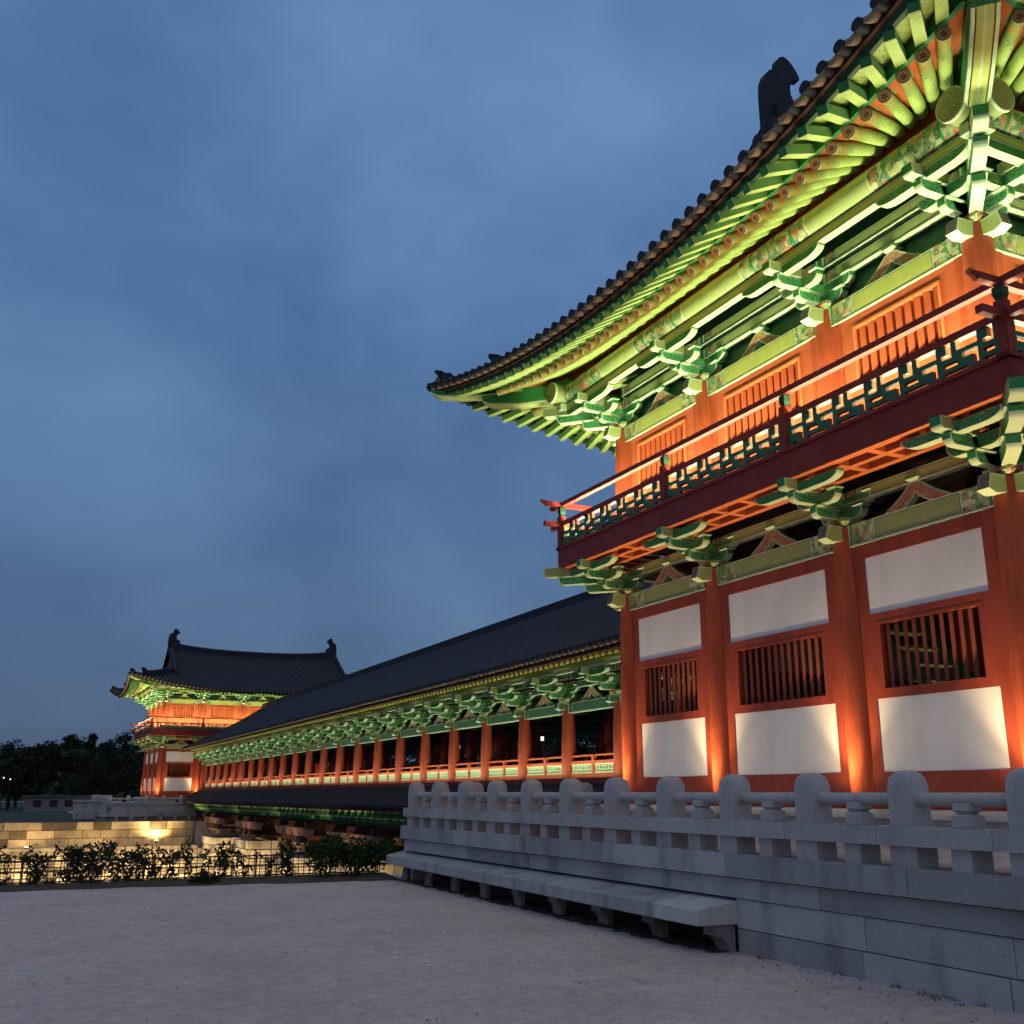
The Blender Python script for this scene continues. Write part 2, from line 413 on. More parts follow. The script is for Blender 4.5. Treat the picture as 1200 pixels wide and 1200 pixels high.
def bracket_mesh(corner=False):
    mb = MB()
    blockf(mb, 0, 0, 0.0, 0.11, 0.26, 0.40, 'orn_cap', 'orn_cap')
    W_ = 0.125
    along_arm(mb, 0, 0.86, 0.10, 0.255, wd=W_, r=0.13)
    outset(mb)
    for sx in (-1, 1): blockf(mb, sx * 0.36, 0, 0.255, 0.285, 0.15, 0.20)
    along_arm(mb, 0, 1.24, 0.285, 0.43, r=0.13, wd=W_)
    along_arm(mb, 0.47, 0.84, 0.285, 0.45, r=0.15, wd=W_, side='orn_lime')
    for sx in (-1, 1):
        blockf(mb, sx * 0.34, 0.47, 0.45, 0.49, 0.14, 0.19)
        blockf(mb, sx * 0.54, 0, 0.43, 0.46, 0.14, 0.19)
    along_arm(mb, 0.86, 1.8, 0.43, 0.56, r=0.30, side='green', wd=0.13)
    if corner:       # outward directions are -x and -y
        outset(mb, rot=-math.pi / 2)
        d = -math.pi / 4
        out_arm(mb, 0, 0.9, 0.10, 0.26, rot=d, wd=0.17, r=.1); blockf(mb, 0, 0.76, 0.26, 0.29, 0.17, 0.24, rot=d)
        out_arm(mb, 0, 1.46, 0.29, 0.44, rot=d, wd=0.17, r=.12); blockf(mb, 0, 1.28, 0.44, 0.47, 0.17, 0.24, rot=d)
        out_arm(mb, 0.6, 1.78, 0.47, 0.66, rot=d, wd=0.18, r=0.08, side='olive')
        def alx(off, L, z0, z1, r):   # arms along the other wall
            mb.prism(arm_prof(-L / 2, L / 2, z0, z1, r), -off - 0.075, -off + 0.075, lambda a, b_, t: (t, a, b_), 'orn_green', 'white_trim', 'green')
        alx(0.47, 0.84, 0.285, 0.45, 0.15); alx(0.86, 1.56, 0.43, 0.56, 0.30)
    return mb.mesh('bracket')
BR = bracket_mesh(); BRC = bracket_mesh(True)

def beam_mesh(L, h, th, endlen=0.5, centre='yellow_green', name='beam', m_end='orn_beam'):
    """painted beam, x along, centred on y=0, z from 0 to h"""
    mb = MB(); a = L / 2
    segs = [(-a, -a + 0.05, 'green'), (-a + 0.05, -a + 0.09, 'pale'), (-a + 0.09, -a + 0.13, 'green'), (-a + 0.13, -a + endlen, m_end)]
    segs = segs + [(-q, -p, m) for p, q, m in segs[::-1]]
    segs.insert(4, (-a + endlen, a - endlen, None))
    for p, q, m in segs:
        if m: mb.box(p, q, -th / 2, th / 2, 0.018, h, m, bot='white_trim', skip='b')
        else: mb.box(p, q, -th / 2, th / 2, 0.018, h, 'pale', ins=centre, faces='fk', b=0.018, skip='b')
    mb.box(-a, a, -th / 2 - 0.008, th / 2 + 0.008, 0, 0.018, 'white_trim')
    return mb.mesh(name)

def side_frames(hx, hy):
    """the four walls: name, rotation, distance of wall from centre, half length"""
    return [('left', -math.pi / 2, hx, hy), ('front', 0.0, hy, hx), ('right', math.pi / 2, hx, hy), ('back', math.pi, hy, hx)]
def wallT(rot, dist, s=0, off=0, z=0):
    return Matrix.Rotation(rot, 4, 'Z') @ Matrix.Translation((s, -(dist + off), z))

BX, BY = [-7.6, -4.75, -1.6, 1.6, 4.75, 7.6], [-4.45, -1.6, 1.6, 4.45]
HX, HY = 7.6, 4.45

# meshes shared by the bays
def lower_bay(Lb):
    fr = MB(); a = Lb / 2 - 0.17; th = 0.09
    def bb(x0, x1, z0, z1, d=0.0, m='frame_red'): fr.box(x0, x1, -th - d, th, z0, z1, m)
    bb(-a, a, 1.10, 1.86, 0.006); bb(-a, a, 2.84, 2.95); bb(-a, a, 3.88, 4.02); bb(-a, a, 4.83, 5.03, 0.006)
    pm = a - 0.24; wm = a - 0.40
    for s_ in (-1, 1):
        x0, x1 = sorted((s_ * a, s_ * pm))
        bb(x0, x1, 1.86, 2.84); bb(x0, x1, 4.02, 4.83)
        x0, x1 = sorted((s_ * a, s_ * wm)); bb(x0, x1, 2.95, 3.88)
    for x0, x1, z0, z1 in ((-wm - .05, wm + .05, 2.93, 2.97), (-wm - .05, wm + .05, 3.86, 3.90), (-wm - .05, -wm + .02, 2.97, 3.86), (wm - .02, wm + .05, 2.97, 3.86)):
        fr.box(x0, x1, -th - 0.004, -th + 0.02, z0, z1, 'frame_red')
    pl = MB(); pl.box(-pm, pm, -0.078, 0.03, 1.86, 2.84, 'plaster')
    pu = MB(); pu.box(-pm, pm, -0.078, 0.03, 4.02, 4.83, 'plaster')
    ba = MB(); n = max(6, int(round(2 * wm / 0.155)))
    for i in range(n):
        x = -wm + (i + 0.5) * 2 * wm / n
        tm = Matrix.Translation((x, 0, 0)) @ Matrix.Rotation(math.pi / 4, 4, 'Z')
        ba.box(-0.025, 0.025, -0.025, 0.025, 2.97, 3.86, 'bar_red', tm=tm)
    return fr.mesh('wall_frame'), pl.mesh('plaster_panel'), pu.mesh('plaster_panel'), ba.mesh('lattice_window')
def upper_bay(Lb):
    fr = MB(); a = Lb / 2 - 0.17; th = 0.07; wm = a - 0.46
    fr.box(-a, a, -th, th, 6.72, 7.5, 'red_panel'); fr.box(-a, a, -th, th, 8.33, 8.53, 'red_panel')
    for s_ in (-1, 1):
        x0, x1 = sorted((s_ * a, s_ * wm)); fr.box(x0, x1, -th, th, 7.5, 8.33, 'red_panel')
        x0, x1 = sorted((s_ * a, s_ * (a - 0.16))); fr.box(x0, x1, -th - .02, -th, 6.72, 8.53, 'red_wood')
    for x0, x1, z0, z1 in ((-wm - .03, wm + .03, 8.32, 8.36), (-wm - .03, wm + .03, 7.47, 7.51), (-wm - .03, -wm + .01, 7.51, 8.32), (wm - .01, wm + .03, 7.51, 8.32)):
        fr.box(x0, x1, -th - 0.03, -th + 0.01, z0, z1, 'orange_wood')
    ba = MB(); n = max(5, int(round(2 * wm / 0.175)))
    for i in range(n):
        x = -wm + (i + 0.5) * 2 * wm / n
        tm = Matrix.Translation((x, -0.01, 0)) @ Matrix.Rotation(math.pi / 5, 4, 'Z')
        ba.box(-0.045, 0.045, -0.04, 0.04, 7.51, 8.32, 'red_panel', tm=tm)
    ba.box(-wm, wm, 0.05, 0.06, 7.51, 8.32, 'red_panel')
    return fr.mesh('upper_wall'), ba.mesh('lattice_window')
def column_mesh(z0, z1, r0, r1, m='red_wood'):
    mb = MB(); n = 24; hs = 8; V = []
    for k in range(hs + 1):
        t = k / hs; r = r0 + (r1 - r0) * t + 0.02 * math.sin(math.pi * min(1, t * 1.15))
        if k == hs: r *= 0.9
        for i in range(n):
            a = 2 * math.pi * i / n; V.append((r * math.cos(a), r * math.sin(a), z0 + (z1 - z0) * t))
    mb.smooth = True
    mb.add(V, [(k * n + i, k * n + (i + 1) % n, (k + 1) * n + (i + 1) % n, (k + 1) * n + i) for k in range(hs) for i in range(n)], m)
    mb.smooth = False
    mb.add([V[hs * n + i] for i in range(n)], [tuple(range(n))], m)
    return mb.mesh('column')
def frog_leg_mesh(h=0.36, halfw=0.56):
    """the curved inverted V between two columns"""
    mb = MB(); n = 7
    for s_ in (-1, 1):
        out = []; inn = []
        for i in range(n + 1):
            t = i / n
            x = 0.03 + (halfw - 0.03) * t
            z = h - 0.02 - (h - 0.02) * t - 0.035 * math.sin(math.pi * t)
            out.append((s_ * (x + 0.02), max(0, min(h, z + 0.04))))
            inn.append((s_ * max(0.0, x - 0.14), max(0.0, z - 0.08)))
        out[-1] = (s_ * (halfw + 0.06), 0); inn[-1] = (s_ * (halfw - 0.16), 0); inn[0] = (0, h - 0.17); out[0] = (0, h)
        P = out + inn[::-1]
        for y, m in ((-0.05, 'orn_salmon'), (0.05, 'olive')):
            for i in range(n):
                a, b_, c, d = out[i], out[i + 1], inn[i + 1], inn[i]
                def lp(p, q, t): return (p[0] + (q[0] - p[0]) * t, p[1] + (q[1] - p[1]) * t)
                a1, b1, c1, d1 = lp(a, d, .13), lp(b_, c, .13), lp(c, b_, .13), lp(d, a, .13)
                for q, mm in (((a, b_, b1, a1), 'pale'), ((a1, b1, c1, d1), m), ((d1, c1, c, d), 'pale')):
                    mb.quad([(p[0], y, p[1]) for p in q], mm)
        for i in range(n):
            for A, mm in ((out, 'mid_green'), (inn, 'white_trim')):
                mb.quad([(A[i][0], -0.05, A[i][1]), (A[i + 1][0], -0.05, A[i + 1][1]), (A[i + 1][0], 0.05, A[i + 1][1]), (A[i][0], 0.05, A[i][1])], mm)
    blockf(mb, 0, 0, h - 0.01, h + 0.06, 0.14, 0.22)
    return mb.mesh('inverted_v_strut')
FROG = frog_leg_mesh()
def beam_head_mesh(side='olive', k=1.0, end='orn_violet'):
    mb = MB()   # end of the cross beam poking out through the column head
    prof = [(0.0, 0.05), (0.30, 0.0), (0.47, 0.07), (0.40, 0.33), (0.0, 0.33)]
    prof = [(a * k, .33 - (.33 - b_) * k) for a, b_ in prof]
    mb.prism(prof, 0.12 * k, -0.12 * k, lambda a, b_, t: (t, -a, b_), side, 'white_trim', end)
    return mb.mesh('beam_head')
HEAD = beam_head_mesh('lime', 0.76); HEADG = beam_head_mesh('corridor_green', 0.66, 'corridor_green')

# ---------------- eaves geometry (s along the wall, off outward)
SPAN = 7.4
def rise(s, h, e, p, rmax):
    c = max(0.0, (h + e) - abs(s)); return rmax * max(0.0, 1 - c / SPAN) ** p
def e_tile(s, h): return 2.95 + 0.20 * max(0, 1 - max(0, (h + 3.0) - abs(s)) / SPAN) ** 3
def z_tile(s, h): return 9.43 + rise(s, h, 3.15, 1.9, 0.97)
def z_round(s, h): return 9.42 + rise(s, h, 2.2, 2.6, 0.62)
E_R = 2.1
def eave_rafters(h):
    """(end point, inner point, index) for each round rafter of a wall with half length h, in wall frame measured from the wall plane (y=-off)"""
    out = []
    top = h + E_R - 0.16; n = int(top / 0.305)
    for i in range(-n, n + 1):
        s = i * 0.305 * (top / 0.305 / (n + 0.0)) if n else 0
        sg = 1 if s > 0 else -1
        hp = h - 1.4
        off = E_R + 0.10 * max(0, 1 - max(0, h + E_R - abs(s)) / SPAN) ** 3
        E = Vector((s, -off, z_round(s, h)))
        if abs(s) > hp: P = Vector((sg * hp, 1.4))
        else: P = Vector((s, 1.4))
        d = (P - Vector((E.x, E.y))).normalized()
        # crossing of the purlin line at off .85
        k = (off - 0.85) / d.y if d.y > 1e-3 else 1.0
        zc = 10.22 + 0.15 * max(0, (abs(s) - hp) / (E_R + 1.4)) ** 2
        slope = (zc - E.z) / k
        out.append((E, d, slope, k, s))
    return out
def rot_x_to(d, slope):
    v = Vector((d.x, d.y, slope)).normalized()
    y = Vector((0, 0, 1)).cross(v).normalized(); z = v.cross(y)
    return Matrix((v, y, z)).transposed().to_4x4()
def round_rafter_mesh(L):
    mb = MB(); mb.cyl((0, 0, 0), (L, 0, 0), 0.083, 0.088, 14, 'rafter_paint', caps='rafter_end'); return mb.mesh('rafter')
def flying_mesh(L):
    mb = MB(); w0, w1 = 0.055, 0.062
    w0, w1 = 0.065, 0.075
    P = [(0, -w0, 0), (0, w0, 0), (0, w0, 0.12), (0, -w0, 0.12), (L, -w1, 0.0), (L, w1, 0.0), (L, w1, 0.15), (L, -w1, 0.15)]
    mb.add(P, [(0, 3, 2, 1), (4, 5, 6, 7), (0, 1, 5, 4), (3, 7, 6, 2), (0, 4, 7, 3), (1, 2, 6, 5)], ['green', 'green', 'flying_paint', 'flying_side', 'flying_side', 'flying_side'])
    return mb.mesh('flying_rafter')
RAFS = {}
def raft(L):
    L = round(L, 1)
    if L not in RAFS: RAFS[L] = round_rafter_mesh(L)
    return RAFS[L]
FLY = flying_mesh(1.25)

def crescent(mb, P, sdir, idir, wd, m='tile_clay'):
    """hanging concave eave tile: P middle of its upper edge, sdir along the eave, idir inwards up the slope"""
    n = 6; A = []; B = []
    for i in range(n + 1):
        t = -1 + 2 * i / n
        A.append(P + sdir * (t * wd) + Vector((0, 0, -0.165 * (1 - t * t) + 0.085)))
        B.append(P + sdir * (t * wd) + Vector((0, 0, -0.075 * (1 - t * t) + 0.10)))
    dep = idir * 0.42
    fs = []; V = A + B + [a + dep for a in A]
    N_ = n + 1
    for i in range(n):
        fs.append((i, i + 1, N_ + i + 1, N_ + i)); fs.append((i + 1, i, 2 * N_ + i, 2 * N_ + i + 1))
    mb.smooth = True; mb.add(V, fs, m); mb.smooth = False
PROF = [(-0.152, 0.0), (-0.085, 0.015), (-0.072, 0.075), (0, 0.115), (0.072, 0.075), (0.085, 0.015), (0.153, 0.0)]
def tile_row(mb, pts, sdir):
    """pts: points up the slope from the eave; one convex row and half a valley either side"""
    V = []; n = len(PROF)
    for p in pts:
        for a, b_ in PROF: V.append(p + sdir * a + Vector((0, 0, b_)))
    mb.smooth = True
    mb.add(V, [(k * n + i, k * n + i + 1, (k + 1) * n + i + 1, (k + 1) * n + i) for k in range(len(pts) - 1) for i in range(n - 1)], 'tile')
    mb.smooth = False

def tower_roof_z(off, s, h, long_side):
    e = e_tile(s, h); d = e - off
    lift = (z_tile(s, h) - 9.43) * math.exp(-d / 2.6)
    z = 9.43 + lift + 0.425 * d + 0.0085 * d * d
    if off < -0.7:
        z += 0.42 * (abs(s) / 7.0) ** 2.6 * ((-0.7 - off) / 3.75) * (1 if long_side else 0)
    return z
def build_tower_roof(root):
    tm_ = MB(); ends = MB(); fas = MB(); sof = MB()
    for name, rot, dist, h in side_frames(HX, HY):
        Wt = wallT(rot, dist); R3 = Wt.to_3x3()
        long_side = name in ('front', 'back')
        sdir = R3 @ Vector((1, 0, 0)); idir0 = R3 @ Vector((0, 1, 0))
        top = h + 3.12; n = int(top / 0.305)
        prev = None
        for i in range(-n, n + 1):
            s = i * top / n
            e = e_tile(s, h)
            if long_side and abs(s) < HX - 0.7 + 0.15: lim = -4.45
            else: lim = max(abs(s) - h, -0.7)
            K = 2 if e - lim < 0.5 else (12 if lim < -2 else 7)
            pts = [Wt @ Vector((s, -(e + (lim - e) * k / K), tower_roof_z(e + (lim - e) * k / K, s, h, long_side))) for k in range(K + 1)]
            tile_row(tm_, pts, sdir)
            P = pts[0]
            idir = (Vector(pts[1]) - P); idir = idir.normalized() if idir.length > 1e-4 else idir0
            # round end of the convex row
            c = P + Vector((0, 0, 0.035)); ends.cyl(c - idir0 * 0.07, c + idir0 * 0.12, 0.082, n=12, m='tile')
            if i < n:
                s2 = (i + 0.5) * top / n
                Q = Wt @ Vector((s2, -(e_tile(s2, h)) - 0.03, z_tile(s2, h) - 0.0))
                crescent(ends, Q, sdir, (idir0 * 0.42 + Vector((0, 0, 0.16))).normalized(), 0.148)
        # boards below the tiles: dark red eave board, and ceilings over both rafter layers
        m = 44
        rows = []
        for k in range(m + 1):
            s = -(h + 3.0) + 2 * (h + 3.0) * k / m
            e = e_tile(s, h) - 0.10; z = z_tile(s, h)
            se = s
            rows.append([Vector((se, -e, z + 0.02)), Vector((se, -e, z - 0.075)), Vector((se, -(e - 0.06), z - 0.075)), Vector((se, -(e - 0.10), z - 0.15)), Vector((se, -(e - 0.16), z - 0.15)), Vector((se, -(e - 0.16), z - 0.06))])
        for k in range(m):
            a, b_ = rows[k], rows[k + 1]
            for j, mm in ((0, 'eave_red'), (1, 'eave_red'), (2, 'dark_green'), (3, 'dark_green'), (4, 'dark_green')):
                fas.quad([Wt @ a[j], Wt @ b_[j], Wt @ b_[j + 1], Wt @ a[j + 1]], mm)
        RR = eave_rafters(h)
        for k in range(len(RR) - 1):
            q = []
            for (E, d, sl, kk, s), fl in ((RR[k], 0), (RR[k + 1], 1)):
                lo = Vector((E.x - d.x * 0.03, E.y - d.y * 0.03, E.z + 0.085)); hi = Vector((E.x + d.x * (kk + 0.03), E.y + d.y * (kk + 0.03), E.z + sl * (kk + 0.03) + 0.085))
                ov = Vector((E.x - d.x * 0.62, E.y - d.y * 0.62, 0)); 
                s2 = ov.x; outz = z_tile(max(-h - 3, min(h + 3, s2 * 1.05)), h) - 0.07
                ov.z = outz
                q.append((lo, hi, Vector((lo.x, lo.y, lo.z + 0.13)), Vector((lo.x, lo.y, lo.z + 0.13)), ov))
            A, B = q
            sof.quad([Wt @ A[0], Wt @ B[0], Wt @ B[1], Wt @ A[1]], 'orange_board')
            o = Vector((0, -0.035, 0))
            # green batten across the rafter ends, then the flower boards between flying rafters
            sof.quad([Wt @ (A[0] + o), Wt @ (B[0] + o), Wt @ (B[0] + o + Vector((0, 0, 0.07))), Wt @ (A[0] + o + Vector((0, 0, 0.07)))], 'green')
            sof.quad([Wt @ (A[0] + o), Wt @ (A[0] + o * -1), Wt @ (B[0] + o * -1), Wt @ (B[0] + o)], 'green')
            sof.quad([Wt @ (A[0] + Vector((0, 0, 0.07))), Wt @ (B[0] + Vector((0, 0, 0.07))), Wt @ (B[0] + Vector((0, 0, 0.26))), Wt @ (A[0] + Vector((0, 0, 0.26)))], 'mid_green')
            sof.quad([Wt @ A[4], Wt @ B[4], Wt @ (B[0] + Vector((0, 0, 0.235))), Wt @ (A[0] + Vector((0, 0, 0.235)))], 'flying_board')
        # gap board over the purlin
        for s0, s1 in ((-h - 0.8, h + 0.8),):
            fas.box(s0, s1, -0.87, -0.83, 9.98, 10.24, 'dark_red', tm=Wt)
    put('roof_tiles', tm_, root); put('eave_tiles', ends, root); put('eave_board', fas, root); put('eave_ceiling', sof, root)
    # underside of the tile field so no light leaks through
    # gables
    gb = MB()
    for sx in (-1, 1):
        x = sx * (HX - 0.7); P = []
        for k in range(9):
            y = -3.75 + 7.5 * k / 8
            P.append((x, y, tower_roof_z(-4.45 + abs(y), HX - 0.7, HX, True) - 0.05))
        zb = 10.75
        poly = [(x, -3.75, zb)] + P + [(x, 3.75, zb)]
        gb.poly(poly, 'dark_red')
        gb.poly([(x + sx * -0.1, p[1], p[2]) for p in poly][::-1], 'dark_red')
    put('gable', gb, root)
    # ridges
    def sweep(mb, path, w0, h0, below=0.15):
        rows = []
        for i, p in enumerate(path):
            a = path[max(0, i - 1)]; b_ = path[min(len(path) - 1, i + 1)]
            d = (b_ - a); d.z = 0; d.normalize(); n_ = Vector((-d.y, d.x, 0))
            rows.append([p - n_ * w0 / 2 - Vector((0, 0, below)), p - n_ * w0 / 2 + Vector((0, 0, h0 * .8)), p - n_ * w0 * .25 + Vector((0, 0, h0)), p + n_ * w0 * .25 + Vector((0, 0, h0)), p + n_ * w0 / 2 + Vector((0, 0, h0 * .8)), p + n_ * w0 / 2 - Vector((0, 0, below))])
        for i in range(len(rows) - 1):
            for j in range(5): mb.quad([rows[i][j], rows[i + 1][j], rows[i + 1][j + 1], rows[i][j + 1]], 'tile')
        mb.poly(rows[0], 'tile'); mb.poly(rows[-1][::-1], 'tile')
    rg = MB(); path = []
    for k in range(25):
        s = -7.0 + 14.0 * k / 24
        path.append(Vector((s, 0, tower_roof_z(-4.45, s, HX, True))))
    sweep(rg, path, 0.34, 0.42)
    put('main_ridge', rg, root)
    for sx in (-1, 1):
        for sy in (-1, 1):
            g = MB(); path = []
            for k in range(11):
                off = -3.75 + (0.25 + 3.75) * k / 10
                path.append(Vector((sx * (HX - 0.62), sy * (HY + off), tower_roof_z(off, HX - 0.62, HX, True))))
            sweep(g, path, 0.28, 0.36)
            put('gable_ridge', g, root)
            g = MB(); path = []
            for k in range(9):
                off = -0.7 + (1.95 + 0.7) * k / 8
                path.append(Vector((sx * (HX + off), sy * (HY + off), tower_roof_z(off, HX + off, HX, True))))
            sweep(g, path, 0.28, 0.42)
            pe = path[-1]; dd = Vector((sx, sy, 0)).normalized()
            def hook(mb, p, h0, ln):
                prof = [(-0.30, -0.1), (0.05, -0.1), (0.12, h0 * 0.8), (0.26, h0 * 1.15), (0.24, h0 * 1.35), (0.0, h0 * 1.22), (-0.1, h0 * 1.0), (-0.30, h0 * 0.95)]
                n_ = Vector((-dd.y, dd.x, 0))
                mb.prism([(a * ln, b_) for a, b_ in prof], -0.12, 0.12, lambda a, b_, t: p + dd * a + n_ * t + Vector((0, 0, b_)), 'tile', 'tile', 'tile', ins=False)
            hook(g, pe, 0.46, 1.0)
            put('hip_ridge', g, root)
            g = MB(); path = []
            for k in range(7):
                off = 1.9 + (3.0 - 1.9) * k / 6
                path.append(Vector((sx * (HX + off), sy * (HY + off), tower_roof_z(off, HX + off, HX, True))))
            sweep(g, path, 0.24, 0.22); hook(g, path[-1] + dd * -0.12, 0.30, 0.7)
            put('hip_ridge', g, root)
    for sx in (-1, 1):       # ridge-end ornaments: tall fins with a beak curling inwards
        g = MB()
        prof = [(0.0, -.5), (0, 0), (0.0, .55), (.03, .80), (.11, .98), (.22, 1.10), (.36, 1.16), (.45, 1.17), (.44, 1.30), (.47, 1.42), (.54, 1.50), (.64, 1.54), (.76, 1.50), (.88, 1.40), (.99, 1.27), (1.05, 1.16), (1.04, 1.10), (.94, 1.08), (.84, 1.02), (.78, .92), (.76, .80), (.77, .68), (.82, .58), (1.0, .54), (1.1, .42), (1.15, .2), (1.15, -.5)]
        z0 = 13.6
        fnn = lambda a, b_, t: (sx * (7.22 - a * 0.86), t * sx * 0.45, z0 + b_ * 0.94)
        g.prism([(a, b_) for a, b_ in prof[::-1]], -0.17, 0.17, fnn, 'tile', 'tile', 'tile', ins=False)
        put('ridge_end_ornament', g, root)

def fret_mesh(L, hh):
    mb = MB(); per = 0.62; n = max(1, int(round(L / per))); p = L / n; y0, y1 = -0.035, 0.03
    G = ['11110010', '11110010', '00000110', '01110000', '00010111', '00010000', '11000111']
    hs = [.17, .10, .13, .15, .13, .13, .09]; tot = sum(hs) + .06; cw = p / 8; NC = 8 * n; NR = len(G)
    zt = [hh]
    for q in hs: zt.append(zt[-1] - q / tot * hh)
    def op(r, c): return 0 <= r < NR and 0 <= c < NC and G[r][c % 8] == '1' and 0 < c < NC - 1
    for r in range(NR):
        for c in range(NC):
            x0, x1 = -L / 2 + c * cw, -L / 2 + (c + 1) * cw; z1, z0 = zt[r], zt[r + 1]
            if not op(r, c):
                mb.quad([(x0, y0, z0), (x1, y0, z0), (x1, y0, z1), (x0, y0, z1)], 'fret_green')
                mb.quad([(x1, y1, z0), (x0, y1, z0), (x0, y1, z1), (x1, y1, z1)], 'fret_green')
            else:
                for dr, dc, q in ((-1, 0, ((x0, z1), (x1, z1))), (1, 0, ((x0, z0), (x1, z0))), (0, -1, ((x0, z0), (x0, z1))), (0, 1, ((x1, z0), (x1, z1)))):
                    if not op(r + dr, c + dc):
                        (xa, za), (xb, zb) = q
                        mb.quad([(xa, y0, za), (xb, y0, zb), (xb, y1, zb), (xa, y1, za)], 'reveal')
    mb.box(-L / 2, L / 2, y0, y1, 0, zt[-1], 'fret_green')
    return mb
def build_balcony(root):
    o = 1.05
    for name, rot, dist, h in side_frames(HX, HY):
        Wt = wallT(rot, dist); Lh = h + o
        g = MB()
        g.box(-Lh, Lh, -o, -o + 0.14, 6.0, 6.41, 'dark_red', bot='orange_wood')
        g.box(-Lh - .03, Lh + .03, -o - 0.03, -o + 0.16, 6.41, 6.47, 'dark_red')
        put('balcony_fascia', g, root, Wt)
        g = MB()
        g.box(-Lh + .3, Lh - .3, -0.68, -0.57, 6.0, 6.1, 'orange_wood'); g.box(-h, h, -0.32, -0.20, 6.0, 6.1, 'orange_wood')
        n = int(2 * Lh / 0.72)
        for i in range(n + 1):
            x = -Lh + 0.3 + (2 * Lh - 0.6) * i / n
            g.box(x - 0.06, x + 0.06, -o + 0.14, -0.68, 6.003, 6.1, 'orange_wood'); g.box(x - 0.06, x + 0.06, -0.57, -0.32, 6.003, 6.1, 'orange_wood')
        g.box(-Lh + .1, Lh - .1, -o + 0.1, 0.1, 6.14, 6.22, 'dark_red')
        put('balcony_joists', g, root, Wt)
        g = MB()
        g.box(-Lh, Lh, -o + .01, -o + 0.11, 6.90, 7.00, 'dark_red')
        
        g.box(-Lh - 0.32, Lh + 0.32, -o + .02, -o + .12, 7.33, 7.42, 'dark_red')
        for s_ in (-1, 1):
            g.box(*sorted((s_ * Lh, s_ * (Lh + 0.34))), -o + .01, -o + 0.11, 6.90, 7.00, 'dark_red')
            g.cyl((s_ * (Lh + .28), -o + .07, 7.37), (s_ * (Lh + .42), -o + .07, 7.42), 0.055, 0.045, n=10, m='dark_red', caps='red_wood')
        put('balcony_handrail', g, root, Wt)
        posts = [-Lh + 0.06] + [b_ for b_ in (BY if h == HY else BX)][1:-1] + [Lh - 0.06]
        for x in posts:
            g = MB(); g.box(x - 0.06, x + 0.06, -o - 0.01, -o + 0.13, 6.47, 7.13, 'dark_red')
            blockf(g, 0, 0, 7.13, 7.31, 0.07, 0.12, 'dark_green', 'dark_green')
            for k in range(len(g.v) - 12, len(g.v)): vv = g.v[k]; g.v[k] = (vv[0] + x, vv[1] - o + 0.07, vv[2])
            put('balcony_post', g, root, Wt)
        for a, b_ in zip(posts[:-1], posts[1:]):
            Lp = b_ - a - 0.14
            put('fret_panel', fret_mesh(Lp, 0.43), root, Wt @ Matrix.Translation(((a + b_) / 2, -o + 0.07, 6.47)))

